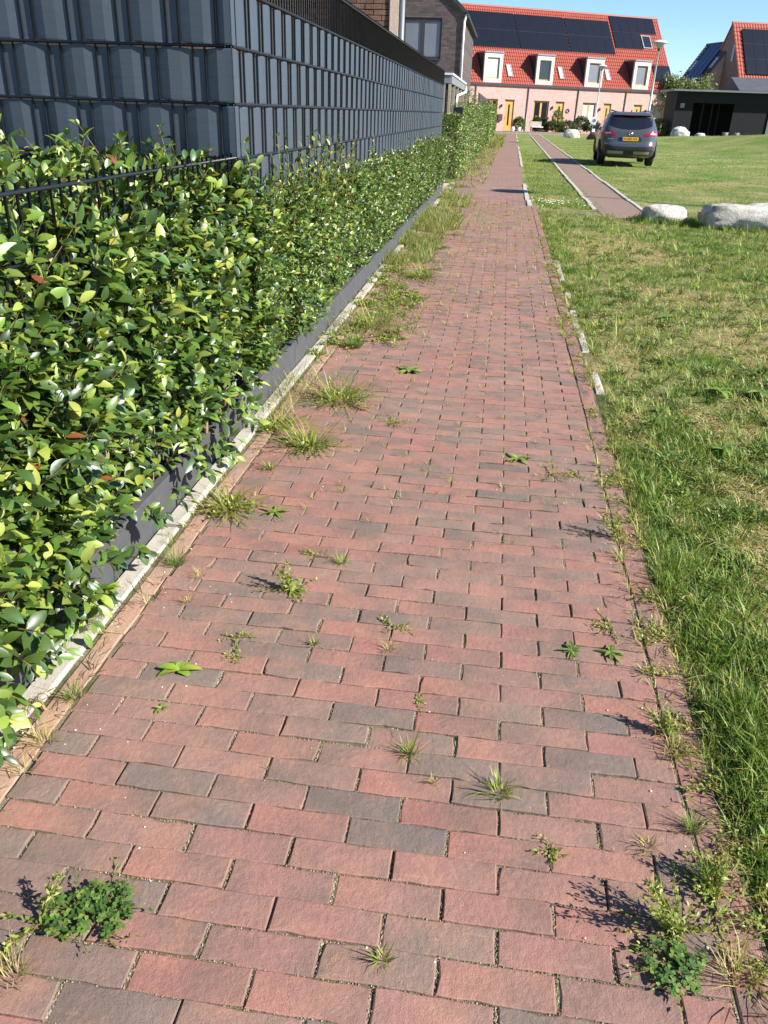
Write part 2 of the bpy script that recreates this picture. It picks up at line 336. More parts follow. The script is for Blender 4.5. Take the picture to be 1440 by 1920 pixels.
def np_mesh(name, V, faces, cols=None, m='grass', smooth=True):
    """V (n,3); faces: list of (k,nv) int arrays"""
    me = bpy.data.meshes.new(name); me.vertices.add(len(V)); me.vertices.foreach_set('co', np.ascontiguousarray(V, dtype=np.float32).ravel())
    li = np.concatenate([f.ravel() for f in faces]).astype(np.int32)
    tot = np.concatenate([np.full(len(f), f.shape[1]) for f in faces]).astype(np.int32)
    st = np.concatenate([[0], np.cumsum(tot)[:-1]]).astype(np.int32)
    me.loops.add(len(li)); me.loops.foreach_set('vertex_index', li)
    me.polygons.add(len(tot)); me.polygons.foreach_set('loop_start', st); me.polygons.foreach_set('loop_total', tot)
    if smooth: me.polygons.foreach_set('use_smooth', np.ones(len(tot), dtype=bool))
    me.update(calc_edges=True)
    if cols is not None:
        a = me.attributes.new('Col', 'FLOAT_COLOR', 'POINT'); c4 = np.ones((len(V), 4), dtype=np.float32); c4[:, :3] = cols; a.data.foreach_set('color', c4.ravel())
    setmat(me, m); return me
def np_obj(name, V, faces, cols, m, parent=None, kind=None, smooth=True, loc=None):
    o = bpy.data.objects.new(name, np_mesh(name, V, faces, cols, m, smooth)); 
    if loc is not None: o.location = loc
    link(o, parent); tag(o, kind=kind); return o
def lin(r, g, b): return np.array(srgb(r, g, b)[:3])
def vnoise(x, y, s, seed=0):
    """smooth value noise, numpy"""
    r = np.random.default_rng(seed).random((64, 64)); x = np.asarray(x)/s; y = np.asarray(y)/s
    xi = np.floor(x).astype(int); yi = np.floor(y).astype(int); fx = x-xi; fy = y-yi; fx = fx*fx*(3-2*fx); fy = fy*fy*(3-2*fy)
    g = lambda a, b: r[a % 64, b % 64]
    return (g(xi, yi)*(1-fx)+g(xi+1, yi)*fx)*(1-fy)+(g(xi, yi+1)*(1-fx)+g(xi+1, yi+1)*fx)*fy

def blade_geo(P, h, w, az, lean, bend, C, twist=None):
    """grass blades: 5 vertices, 1 quad + 1 triangle each"""
    n = len(P); d = np.stack([np.cos(az), np.sin(az), np.zeros(n)], 1)
    tw = az+np.pi/2 if twist is None else twist
    s = np.stack([np.cos(tw), np.sin(tw), np.zeros(n)], 1); up = np.array([0, 0, 1.0])
    def at(t): 
        hor = (lean*t+bend*t*t); ver = np.sqrt(np.maximum(t*t-np.minimum(hor, 0.97*t)**2, 0.0)) if t > 0 else np.zeros(n)
        ver = np.maximum(ver-np.maximum(hor-t*0.95, 0), 0.03*t)
        return P+d*(h*hor)[:, None]+up*(h*ver)[:, None]
    p0, p1, p2 = at(0.0), at(0.55), at(1.0); hw = (w*0.5)[:, None]
    V = np.stack([p0-s*hw, p0+s*hw, p1-s*hw*0.8, p1+s*hw*0.8, p2], 1).reshape(-1, 3)
    b = (np.arange(n)*5)[:, None]
    return V, [b+np.array([[0, 1, 3, 2]]), b+np.array([[2, 3, 4]])], np.repeat(C, 5, axis=0)
def pick(cols, n, jit=0.15, p=None):
    c = np.array(cols)[rng.choice(len(cols), n, p=p)]; return c*(1+rng.uniform(-jit, jit, (n, 1)))*(1+rng.uniform(-jit*0.5, jit*0.5, (n, 3)))
LEAF_T = np.array([0, 0.16, 0.40, 0.64, 0.86, 1.0]); LEAF_W = np.array([0.10, 0.66, 0.98, 0.92, 0.52, 0.03])
def leaf_geo(P, D, Nn, ln, wd, C, fold=0.35, droop=0.25, seg=None):
    """pointed leaves folded along the midrib. P base, D direction, Nn approx. upper normal"""
    t_, w_ = (LEAF_T, LEAF_W) if seg is None else seg
    n = len(P); S = np.cross(D, Nn); S /= np.linalg.norm(S, axis=1, keepdims=True)+1e-9; U = np.cross(S, D)
    rows = []
    for t, w in zip(t_, w_):
        c = P+D*(ln*t)[:, None]-U*(ln*droop*t*t)[:, None]; hw = (wd*0.5*w)[:, None]; up = U*(wd*0.5*w*fold)[:, None]
        rows += [c-S*hw+up, c, c+S*hw+up]
    k = len(t_); V = np.stack(rows, 1).reshape(-1, 3); b = (np.arange(n)*3*k)[:, None]; fs = []
    for i in range(k-1):
        a = i*3; fs += [b+np.array([[a, a+1, a+4, a+3]]), b+np.array([[a+1, a+2, a+5, a+4]])]
    return V, fs, np.repeat(C, 3*k, axis=0)
def join_geo(parts):
    V = []; Fs = []; C = []; o = 0
    for v, fs, c in parts: V.append(v); Fs += [f+o for f in fs]; C.append(c); o += len(v)
    return np.concatenate(V), Fs, np.concatenate(C)
def unit(a): return a/(np.linalg.norm(a, axis=-1, keepdims=True)+1e-9)
def stems_geo(A, B, r, col, bow=0.0):
    """three-sided tapering twigs from A to B"""
    n = len(A); d = unit(B-A); ref = np.where(np.abs(d[:, 2:3]) > 0.9, np.array([[1.0, 0, 0]]), np.array([[0, 0, 1.0]]))
    a = unit(np.cross(d, ref)); c = np.cross(d, a); V = []
    for e, rr in ((A, 1.0), (B, 0.5)):
        for k in range(3):
            th = 2*np.pi*k/3; V.append(e+(a*math.cos(th)+c*math.sin(th))*(r*rr)[:, None])
    V = np.stack(V, 1).reshape(-1, 3); b = (np.arange(n)*6)[:, None]
    return V, [b+np.array([[k, (k+1) % 3, 3+(k+1) % 3, 3+k]]) for k in range(3)], np.repeat(col, 6, axis=0)

# ------------------------------------------------------------ ground
def shift(Y): return 0.006*np.maximum(0, np.asarray(Y)-17.0)       # the lanes drift a little to the right far off
def lawn_h(X, Y):
    X = np.asarray(X, float); Y = np.asarray(Y, float)
    h = -0.022+0.022*(vnoise(X, Y, 0.5, 3)-0.5)+0.03*(vnoise(X, Y, 1.7, 4)-0.5)
    side = np.clip((X-0.635)/0.3, 0, 1); h = np.where(X < 0.632, -0.06, -0.016+(h+0.016)*side)
    lane = (Y > 13.4) & (X < 2.75+shift(Y)); h = np.where(lane, -0.012, h)
    hm = 1.0*np.exp(-((X-15.5)/4.2)**2-((Y-46)/9.0)**2)+0.5*np.exp(-((X-9.5)/5.0)**2-((Y-54)/9.0)**2)
    hm = hm+0.35*np.clip((X-9)/4, 0, 1)*np.clip((Y-50)/15, 0, 1)
    return h+hm*np.clip((X-3.6)/3.0, 0, 1)
xs = np.unique(np.concatenate([np.linspace(-160, -6, 12), np.linspace(-6, 0.6, 6), np.linspace(0.634, 6, 55), np.linspace(6.2, 26, 60), np.linspace(30, 260, 14)]))
ys = np.unique(np.concatenate([np.linspace(-40, 0.4, 6), np.linspace(0.5, 16, 110), np.linspace(16.3, 80, 90), np.linspace(84, 420, 18)]))
GX, GY = np.meshgrid(xs, ys); V = np.stack([GX, GY, lawn_h(GX, GY)], -1).reshape(-1, 3)
nx, ny = len(xs), len(ys); ii = (np.arange(ny-1)[:, None]*nx+np.arange(nx-1)[None, :]).ravel()[:, None]
lawn = np_obj('lawn', V, [ii+np.array([[0, 1, nx+1, nx]])], None, 'lawn', kind='structure')

# brick path: a bed of jointing sand with every near paver laid on it
PX0, PX1 = -0.98, 0.54
path = MB().poly([(-1.14, -1.0, -0.0048), (0.63, -1.0, -0.0048), (0.63, 16.5, -0.0048), (-1.14, 16.5, -0.0048)]).build('brick_path', 'joint'); tag(path, kind='structure')
def brick_pieces():
    out = []
    r0_, r1_ = int(math.floor(0.35/BR)), int(math.ceil(16.2/BR))
    for r in range(r0_, r1_):
        off = 0.0 if r % 2 == 0 else -BL/2
        k = -6
        while True:
            a = BX0+off+k*BL; b = a+BL; k += 1
            if b <= PX0+0.02: continue
            if a >= PX1-0.02: break
            a2, b2 = max(a, PX0), min(b, PX1)
            if b2-a2 < 0.035: continue
            out.append((a2, b2, r*BR, (r+1)*BR, 'brick'))
    y = 0.3; k = 0
    while y < 16.2:
        out.append((PX0-0.066, PX0-0.001, y, y+BL, 'ochre')); out.append((PX1+0.004, PX1+0.080, y+0.07, y+0.07+BL, 'edge')); y += BL
    return out
def piece(mb, a, b, y0, y1, cx=0, cy=0):
    jx, jy = random.uniform(0.0012, 0.0036), random.uniform(0.0007, 0.0018)
    dz = max(-0.0014, min(0.003, random.gauss(0.0003, 0.0014))); sx, sy = random.gauss(0, 0.008), random.gauss(0, 0.012)
    x0, x1, yy0, yy1 = a+jx-cx, b-jx-cx, y0+jy-cy, y1-jy-cy; c = 0.0022; base = len(mb.v)
    n = 7; xsx = [x0+(x1-x0)*i/(n-1) for i in range(n)]
    # outline with a slightly worn, wandering edge
    loop = [(x+random.gauss(0, 0.0006), yy0+random.gauss(0, 0.0013)) for x in xsx]+[(x1+random.gauss(0, 0.001), (yy0+yy1)/2)]+[(x+random.gauss(0, 0.0006), yy1+random.gauss(0, 0.0011)) for x in xsx[::-1]]+[(x0+random.gauss(0, 0.001), (yy0+yy1)/2)]
    mx, my = (x0+x1)/2, (yy0+yy1)/2
    def ins(p, d):
        L_ = (x1-x0)/2; W_ = (yy1-yy0)/2; return (mx+(p[0]-mx)*(1-d/L_), my+(p[1]-my)*(1-d/W_))
    for _ in range(random.choice((0, 0, 1, 1, 2))):
        i = random.randrange(len(loop)); q = loop[i]; loop[i] = ins(q, random.uniform(0.001, 0.0055))
    Z = lambda p, z: (p[0], p[1], z+dz+sx*(p[0]-mx)+sy*(p[1]-my))
    mb.v += [(p[0], p[1], -0.03) for p in loop]+[Z(p, -c) for p in loop]+[Z(ins(p, c+abs(random.gauss(0, 0.0008))), -0.0004) for p in loop]+[Z((mx, my), 0.0006)]
    m = len(loop)
    for lv in (0, 1):
        for i in range(m): mb.f.append((base+lv*m+i, base+lv*m+(i+1) % m, base+(lv+1)*m+(i+1) % m, base+(lv+1)*m+i))
    for i in range(m): mb.f.append((base+2*m+i, base+2*m+(i+1) % m, base+3*m))
allp = sorted(brick_pieces(), key=lambda p: (p[2]+p[3])/2+abs(p[0])*0.05)
vis = [p for p in allp if p[3] > 0.72]
nb = {'brick': 0, 'edge': 0, 'ochre': 0}; names = {'brick': 'brick', 'edge': 'edge_brick', 'ochre': 'ochre_edge_brick'}; lim = {'brick': 290, 'edge': 30, 'ochre': 40}
rest = {k: MB() for k in nb}
for (a, b, y0, y1, k) in vis:
    if nb[k] < lim[k]:
        nb[k] += 1; mb = MB(); cx, cy = (a+b)/2, (y0+y1)/2; piece(mb, a, b, y0, y1, cx, cy); mb.build(names[k], k, path, loc=(cx, cy, 0))
    else: piece(rest[k], a, b, y0, y1)
for k, mb in rest.items(): tag(mb.build({'brick': 'brick_field', 'edge': 'edge_brick_course', 'ochre': 'ochre_brick_course'}[k], k, path), kind='stuff')
mbs = [MB(), MB()]
def crumb(mb, x, y, r):
    b = len(mb.v); q = random.uniform(0, 6.28); h = r*random.uniform(0.5, 1.1)
    mb.v += [(x+r*math.cos(q+k*1.5708)*random.uniform(0.7, 1.3), y+r*math.sin(q+k*1.5708)*random.uniform(0.7, 1.3), -0.0055) for k in range(4)]+[(x, y, -0.003+h)]
    mb.f += [(b+k, b+(k+1) % 4, b+4) for k in range(4)]
for (a, b, y0, y1, k) in vis:
    if k != 'brick' or y0 > 4.6: continue
    dens = 1.0 if y0 < 2.6 else 0.45
    f1 = float(vnoise(a*3, y0*3, 0.5, 77))
    for _ in range(int((b-a)*300*dens*(0.3+1.2*f1))): crumb(mbs[random.random() < 0.3], random.uniform(a, b), y0+random.gauss(0, 0.0016), random.uniform(0.0012, 0.0030))
    for _ in range(int((y1-y0)*520*dens*(0.2+1.2*float(vnoise(a*5+3, y0*5, 0.5, 78))))): crumb(mbs[random.random() < 0.3], b+random.gauss(0, 0.0022), random.uniform(y0, y1), random.uniform(0.0014, 0.0034))
tag(mbs[0].build('joint_crumbs', 'crumb', path), kind='stuff'); tag(mbs[1].build('joint_moss', 'moss', path), kind='stuff')
# the far lane, where single pavers can no longer be told apart
def lane(name, xa, xb, ya, yb, m, z, step=4.0, parent=None):
    mb = MB(); yy = list(np.arange(ya, yb, step))+[yb]
    mb.grid(lambda u, v: ((xa+(xb-xa)*u)+float(shift(yy[int(round(v*(len(yy)-1)))])), yy[int(round(v*(len(yy)-1)))], z), 1, len(yy)-1)
    o = mb.build(name, m, parent); return o
tag(lane('brick_path_beyond', -1.06, 0.47, 16.16, 76, 'brick_far', -0.003), kind='structure')
tag(lane('brick_track', 1.66, 2.42, 13.75, 76, 'brick_track', -0.004), kind='structure')
tag(MB().box(0.64, 1.66, 13.8, 14.6, -0.06, -0.009).build('worn_crossing', 'dirt'), kind='structure')
# kerbs
kerb = MB().box(-1.150, -1.044, -0.5, 16.9, -0.10, -0.045).build('kerb', 'joint'); tag(kerb, kind='structure')
y = 0.5; 
while y < 16.9:
    ln = 0.99
    mb = MB(); mb.cbox(-0.034, 0.034, -ln/2+0.004, ln/2-0.004, -0.08, 0.010, 0.008, 0.003)
    mb.build('kerb_stone', 'kerb', kerb, loc=(-1.096+random.gauss(0, 0.003), y+ln/2, random.gauss(0, 0.003)), rz=random.gauss(0, 0.003)); y += 1.0
kr = MB().box(0.632, 0.696, 0.2, 13.7, -0.13, -0.085).build('kerb', 'joint'); tag(kr, kind='structure')
y = 0.2
while y < 13.6:
    ln = random.choice((0.22, 0.3, 0.45, 0.62)); show = 4.0 < y < 9.2 and random.random() < 0.8
    MB().cbox(-0.028, 0.028, -ln/2+0.006, ln/2-0.006, -0.08, 0.0, 0.009, 0.004).build('kerb_stone', 'kerb', kr, loc=(0.662+random.gauss(0, 0.004), y+ln/2, (-0.007 if show else -0.03)+random.gauss(0, 0.003)), rz=random.gauss(0, 0.012)); y += ln
for xk in (0.505, 1.62, 2.46):
    ks = empty('kerb', (xk, 14.9, 0)); tag(ks, kind='structure')
    y = 14.95 if xk < 2 else 13.8
    while y < 75:
        ln = 1.0 if y < 40 else 4.0
        if not (xk < 1 and 0.30 < vnoise(y, 1.0, 2.3, 8) < 0.52):
            MB().cbox(-0.04, 0.04, -ln/2+0.006, ln/2-0.006, -0.08, 0.012, 0.006).build('kerb_stone', 'kerb', ks, loc=(float(shift(y))+random.gauss(0, 0.006), y+ln/2-14.9, random.gauss(0, 0.004)))
        y += ln
tag(MB().box(-3.2, -1.13, 17.0, 19.2, -0.08, 0.004).build('entry_path', 'slab'), kind='structure')
tag(MB().box(-1.12, -1.03, 16.95, 19.3, -0.08, 0.02).build('entry_kerb', 'kerb'), kind='structure')
tag(MB().poly([(-12, -1, -0.004), (-1.16, -1, -0.004), (-1.16, 17.0, -0.004), (-12, 17.0, -0.004)]).build('garden_soil', 'soil'), kind='structure')
# street in front of the terraced houses
ES = (math.cos(R_(26)), math.sin(R_(26)))
tag(MB().poly([(-60, 77, 0.002), (60, 77, 0.002), (60, 83, 0.002), (-60, 83, 0.002)]).build('street', 'asphalt'), kind='structure')
tag(MB().box(-60, 60, 76.5, 76.8, -0.1, 0.06).build('street_kerb', 'kerb'), kind='structure')
tag(MB().poly([(-60, 83.01, 0.03), (60, 83.01, 0.03), (60, 130, 0.03), (-60, 130, 0.03)]).build('front_pavement', 'slab'), kind='structure')

# ------------------------------------------------------------ fences on the left
FX = -1.17; SP = 0.0535
RZ = [0.98, 1.19, 1.405, 1.62, 1.835, 2.05]
pl = empty('plinth', (FX+0.015, 0, 0)); tag(pl, 'low dark grey concrete plinth boards under the hedge along the path', 'plinth')
y = -0.4
while y < 16.8:
    ln = min(2.5, 16.9-y); MB().cbox(-0.02, 0.02, 0.003, ln-0.003, -0.1, 0.152, 0.004).build('plinth_board', 'plinth', pl, loc=(0, y, 0)); y += 2.5
def bar_mesh(z0, z1): return MB().tube([(0, 0, z0), (0, 0, z1)], 0.0046, 6).mesh('bar', 'metal', True)
def rail(name, p0, p1, parent, r=0.0055, off=0.008):
    d = (Vector(p1)-Vector(p0)).normalized(); s = d.cross(Vector((0, 0, 1)))*off; mb = MB()
    for sg in (-1, 1): mb.tube([Vector(p0)+s*sg, Vector(p1)+s*sg], r, 6)
    return mb.build(name, 'metal', parent, True)
def post(parent, x, y, z1, w=0.03): return MB().cbox(x-w, x+w, y-w, y+w, -0.05, z1, 0.004).build('post', 'metal', parent)
low = empty('low_fence', (0, 0, 0)); tag(low, 'low anthracite steel bar fence with hedge leaves growing through it', 'fence')
bm_ = bar_mesh(0.2, 1.215); yb = 0.4
while yb < 3.70: inst('bar', bm_, low, (FX, yb, 0)); yb += SP
for z in (0.24, 0.45, 0.65, 0.85, 1.03, 1.195): rail('rail', (FX, 0.3, z), (FX, 3.70, z), low)
def weave(parent, axis, org, length, z0, z1, phase, flipside=1, end_flat=0.0):
    """one horizontally woven privacy strip: behind two bars, in front of the next two"""
    nbar = int(length/SP); pts = [(0.004, 0.004)]
    for k in range(nbar):
        s = (k+0.5)*SP; vis_ = ((k+phase) % 4) < 2; jit = random.gauss(0, 0.0012)
        pts.append((s, (-0.0062 if vis_ else 0.0066)+jit))
    pts.append((nbar*SP+0.02, -0.008)); rows = [0.0, 0.04, 0.5, 0.96, 1.0]
    mb = MB(); sag = [random.gauss(0, 0.003) for _ in pts]
    for j, t in enumerate(rows):
        for i, (s, o) in enumerate(pts):
            oo = o*(1.0 if 0 < j < 4 else 0.75); z = z0+0.004+(z1-z0-0.012)*t - (abs(sag[i])+0.004 if (j == 4 and o < 0) else 0)
            mb.v.append((org[0]+s*axis[0]+oo*flipside*axis[1], org[1]+s*axis[1]-oo*flipside*axis[0]*1.0, z))
    n = len(pts)
    for j in range(len(rows)-1):
        for i in range(n-1): q = j*n+i; mb.f.append((q, q+1, q+n+1, q+n))
    return mb.build('privacy_strip', 'strip', parent)
Y0 = 3.72; LEN = 12.4
side = empty('tall_fence', (FX, Y0, 0)); tag(side, 'tall steel mesh fence with grey woven privacy strips running along the path', 'fence')
bm2 = bar_mesh(0.2, 2.07)
for k in range(int(LEN/SP)): inst('bar', bm2, side, (0, (k+0.5)*SP, 0))
for z in [0.24, 0.4, 0.6, 0.78]+RZ: rail('rail', (0, 0, z), (0, LEN, z), side, 0.0065)
for b in range(4): weave(side, (0, 1), (0, 0), LEN, RZ[b], RZ[b+1], 0 if b % 2 else 2, 1)
# upper, open part has tighter wire
up = MB()
for k in range(int(LEN/SP)*2): up.tube([(-0.004, (k+0.25)*SP/2, RZ[4]), (-0.004, (k+0.25)*SP/2, RZ[5]+0.02)], 0.0022, 4, False)
for z in np.linspace(RZ[4], RZ[5], 6)[1:-1]: up.tube([(-0.004, 0, z), (-0.004, LEN, z)], 0.002, 4, False)
tag(up.build('upper_wire_mesh', 'metal', side), kind='stuff')
yp = 0.075
while yp < LEN+0.1: post(side, -0.055, yp, 2.08, 0.025); yp += 2.48
front = empty('tall_fence', (FX, Y0, 0)); tag(front, 'tall grey fence with woven privacy strips standing behind the hedge, facing the viewer', 'fence')
FL = 2.6
for k in range(int(FL/SP)): inst('bar', bm2, front, (-(k+0.5)*SP-0.03, 0, 0))
for z in [0.24, 0.5, 0.75]+RZ: rail('rail', (-0.02, 0, z), (-FL, 0, z), front, 0.0065)
def weave_front(z0, z1, phase):
    nbar = int(FL/SP); pts = [(0.012, 0.0056), (-0.02, 0.006)]
    for k in range(nbar):
        s = -(k+0.5)*SP-0.03; v_ = ((k+phase) % 4) < 2; pts.append((s, (-0.0050 if v_ else 0.0056)+random.gauss(0, 0.0012)))
    mb = MB(); rows = [0, 0.04, 0.3, 0.6, 0.96, 1.0]; n = len(pts)
    for j, t in enumerate(rows):
        for i, (s, o) in enumerate(pts):
            oo = o*(1.0 if 0 < j < 5 else 0.75); z = z0+0.004+(z1-z0-0.012)*t-(0.006 if (j == 5 and o < 0) else 0)
            mb.v.append((s, -oo, z))
    for j in range(len(rows)-1):
        for i in range(n-1): q = j*n+i; mb.f.append((q, q+n, q+n+1, q+1))
    return mb.build('privacy_strip', 'strip', front)
for b, ph in ((0, 3), (1, 1), (2, 3), (3, 1), (4, 3)): 
    if b < 5: weave_front(RZ[b] if b else 0.98, RZ[b+1], ph)
# strip wrapped round the corner post
for b in range(4):
    mb = MB(); z0, z1 = RZ[b]+0.004, RZ[b+1]-0.008
    mb.grid(lambda u, v: ((0.010, -0.0068, z0+(z1-z0)*v) if u < 0.3 else ((0.0125, -0.002, z0+(z1-z0)*v) if u < 0.6 else (0.0075, 0.055, z0+(z1-z0)*v))), 3, 4)
    mb.build('privacy_strip', 'strip', side)

# ------------------------------------------------------------ privet hedge
hedge = empty('privet_hedge', (FX, 0.9, 0)); tag(hedge, 'dense green privet hedge growing through the low fence along the path', 'hedge')
GREENS = [lin(58, 82, 31), lin(72, 97, 37), lin(87, 110, 43), lin(47, 70, 30), lin(103, 124, 50), lin(62, 87, 39)]
YOUNG = [lin(134, 146, 58), lin(152, 158, 76), lin(120, 136, 54)]
def sprigs(B, D, ln, npair, lsize, cols_p, seg=None, big=1.0):
    """stems with opposite leaf pairs; returns leaf arrays and stem geo"""
    n = len(B); a = unit(np.cross(D, np.array([[0.3, 0.2, 1.0]])+rng.normal(0, 0.2, (n, 3)))); c = np.cross(D, a)
    LP, LD, LN, LL, LW, LC = [], [], [], [], [], []
    for k in range(npair):
        t = (k+0.7)/npair; pos = B+D*(ln*t)[:, None]; th = (k % 2)*np.pi/2+rng.uniform(-0.5, 0.5, n)
        for sg in (1, -1):
            o = sg*(a*np.cos(th)[:, None]+c*np.sin(th)[:, None]); op = np.clip(0.62-0.35*t+rng.normal(0, 0.12, n), 0.15, 0.9)[:, None]
            d = unit(D*(1-op)+o*op*1.25+np.array([[0.10, -0.02, -0.12]])+rng.normal(0, 0.16, (n, 3)))
            nn = unit(D*0.6-o*0.3+np.array([[0.35, -0.1, 0.75]])+rng.normal(0, 0.25, (n, 3)))
            l = lsize*(1.08-0.45*t)*rng.uniform(0.55, 1.4, n)*big
            y = (rng.random(n) < (0.06+0.5*max(0, t-0.72)/0.28*0.7))[:, None]
            col = np.where(y, pick(YOUNG, n), pick(GREENS, n, 0.22)); dead = (rng.random(n) < 0.003)[:, None]; col = np.where(dead, lin(120, 70, 40), col)
            LP.append(pos+d*0.004); LD.append(d); LN.append(nn); LL.append(l); LW.append(l*rng.uniform(0.44, 0.60, n)); LC.append(col)
    st = stems_geo(B, B+D*(ln*0.98)[:, None], np.full(n, 0.0016)+ln*0.004, pick([lin(120, 104, 56), lin(140, 116, 66), lin(96, 96, 44)], n))
    return [np.concatenate(q) for q in (LP, LD, LN, LL, LW, LC)], st
def stack(a, b): return [np.concatenate([x, y]) for x, y in zip(a, b)]
def front_x(Y, Z): return -1.085+0.065*(vnoise(Y, Z, 0.28, 21)-0.5)*2+0.03*np.clip((0.9-Z)/0.5, 0, 1)
# near hedge, front skin
n = 5000; Yb = rng.uniform(0.75, 3.75, n); Zb = rng.uniform(0.06, 1.02, n); keep = ~((Zb < 0.12+0.22*(vnoise(Yb, Zb*0, 0.35, 5)-0.5)+0.06*(Yb > 2.6)) & (rng.random(n) < 0.95)); Yb, Zb = Yb[keep], Zb[keep]; n = len(Yb)
depth = rng.exponential(0.085, n); B = np.stack([front_x(Yb, Zb)-0.10-np.minimum(depth, 0.4), Yb, Zb], 1)
D = unit(np.stack([rng.normal(0.34, 0.3, n), rng.normal(-0.05, 0.36, n), rng.normal(0.95, 0.3, n)], 1)); A1, S1 = sprigs(B, D, rng.uniform(0.08, 0.24, n), 4, 0.061, None)
# near hedge, top (behind the low fence, up to the tall fence)
n = 1500; Xb = rng.uniform(-2.75, -1.19, n); Yb = rng.uniform(0.9, 3.66, n); Zb = 0.99+0.12*vnoise(Xb, Yb, 0.3, 9)+rng.normal(0, 0.045, n)-rng.exponential(0.05, n)
D = unit(np.stack([rng.normal(0.1, 0.35, n), rng.normal(-0.1, 0.35, n), rng.normal(0.95, 0.2, n)], 1)); A2, S2 = sprigs(np.stack([Xb, Yb, Zb], 1), D, rng.uniform(0.08, 0.20, n), 4, 0.060, None)
# upright leaders
n = 170; Yb = np.concatenate([rng.uniform(1.0, 3.6, 60), rng.uniform(3.7, 6.4, 80), rng.uniform(6.4, 13.0, 30)]); Xb = np.where(Yb < 3.6, rng.uniform(-2.2, -1.2, n), rng.uniform(-1.13, -1.06, n))
Zb = np.where(Yb < 3.6, 0.88, 0.80)+rng.normal(0, 0.05, n); D = unit(np.stack([rng.normal(0.03, 0.1, n), rng.normal(0, 0.1, n), np.ones(n)], 1))
ll = np.where(Yb < 3.6, rng.uniform(0.2, 0.34, n), rng.uniform(0.22, 0.46, n)); ll[Yb > 6.2] *= 0.75; A3, S3 = sprigs(np.stack([Xb, Yb, Zb], 1), D, ll, 8, 0.044, None)
n = 60; Yb = np.concatenate([rng.uniform(1.25, 1.9, 34), rng.uniform(1.9, 3.6, 26)]); B = np.stack([rng.uniform(-1.13, -1.06, n), Yb, rng.uniform(0.10, 0.26, n)], 1)
D = unit(np.stack([rng.normal(0.85, 0.2, n), rng.normal(-0.2, 0.45, n), rng.normal(-0.15, 0.22, n)], 1)); A5, S5 = sprigs(B, D, rng.uniform(0.05, 0.13, n), 3, 0.06, None)
NEAR = stack(stack(stack(A1, A2), A3), A5)
# along the tall fence
n = 10500; Yb = 3.7+12.9*rng.random(n)**1.25; zt = 0.92+0.10*vnoise(Yb, Yb*0, 0.5, 31)
gap = vnoise(Yb, Yb*0, 0.45, 13)
Zb = 0.16+(zt-0.20)*rng.random(n)**0.85; keep = ~((Zb < 0.20+0.2*(gap > 0.75)) & (rng.random(n) < 0.85)); Yb, Zb = Yb[keep], Zb[keep]; n = len(Yb)
B = np.stack([-1.125+0.06*(vnoise(Yb, Zb, 0.3, 15)-0.5)*2-np.minimum(rng.exponential(0.07, n), 0.3), Yb, Zb], 1)
D = unit(np.stack([rng.normal(0.42, 0.3, n), rng.normal(-0.1, 0.4, n), rng.normal(0.8, 0.3, n)], 1))
FARL, S4 = sprigs(B, D, rng.uniform(0.08, 0.16, n), 4, 0.044, None, big=1.0)
SIMPLE = (np.array([0, 0.45, 1.0]), np.array([0.12, 1.0, 0.05]))
# the 300 leaves that show largest become parts of their own
cpos = np.array([0, 0, CAMH]); dist = np.linalg.norm(NEAR[0]-cpos, axis=1); score = NEAR[3]/dist+0.06*np.clip(NEAR[0][:, 0]+1.20, -0.3, 0.15)
pc = NEAR[0]-cpos; zc = pc@fw; px = 720+F*(pc@cR)/zc; py = 960-F*(pc@cU)/zc; score = np.where((px > 5) & (px < 1435) & (py > 0) & (py < 1915), score, -1)
idx = np.argsort(-score)[:300]; mask = np.zeros(len(score), bool); mask[idx] = True
for i in idx:
    v, fs, c = leaf_geo(NEAR[0][i:i+1]*0, NEAR[1][i:i+1], NEAR[2][i:i+1], NEAR[3][i:i+1], NEAR[4][i:i+1], NEAR[5][i:i+1])
    p = NEAR[0][i]; o = np_obj('leaf', v, fs, c, 'leaf', hedge, loc=(p[0]-FX, p[1]-0.9, p[2]))
r = [a[~mask] for a in NEAR]; orig = np.array([FX, 0.9, 0])
g1 = leaf_geo(r[0]-orig, *r[1:6]); g2 = leaf_geo(FARL[0]-orig, *FARL[1:6], seg=SIMPLE); V, Fs, C = join_geo([g1, g2]); np_obj('foliage', V, Fs, C, 'leaf', hedge, kind='stuff')
sg = [(s[0]-orig, s[1], s[2]) for s in (S1, S2, S3, S4, S5)]; V, Fs, C = join_geo(sg); np_obj('twigs', V, Fs, C, 'weed', hedge, kind='stuff')
for k in range(74):
    yb = random.uniform(0.95, 3.6) if k < 54 else random.uniform(3.8, 12); xb = -1.16-random.random()**2*0.25; pts = [(xb-FX, yb-0.9, 0.0)]; top = random.uniform(0.75, 1.08)
    for t in (0.35, 0.7, 1.0): pts.append((xb-FX+random.gauss(0.045*t, 0.015), yb-0.9+random.gauss(0, 0.04), top*t))
    MB().tube(pts, [0.007, 0.006, 0.0045, 0.002], 6).build('stem', 'twig' if k % 2 else 'twig_dark', hedge, True)

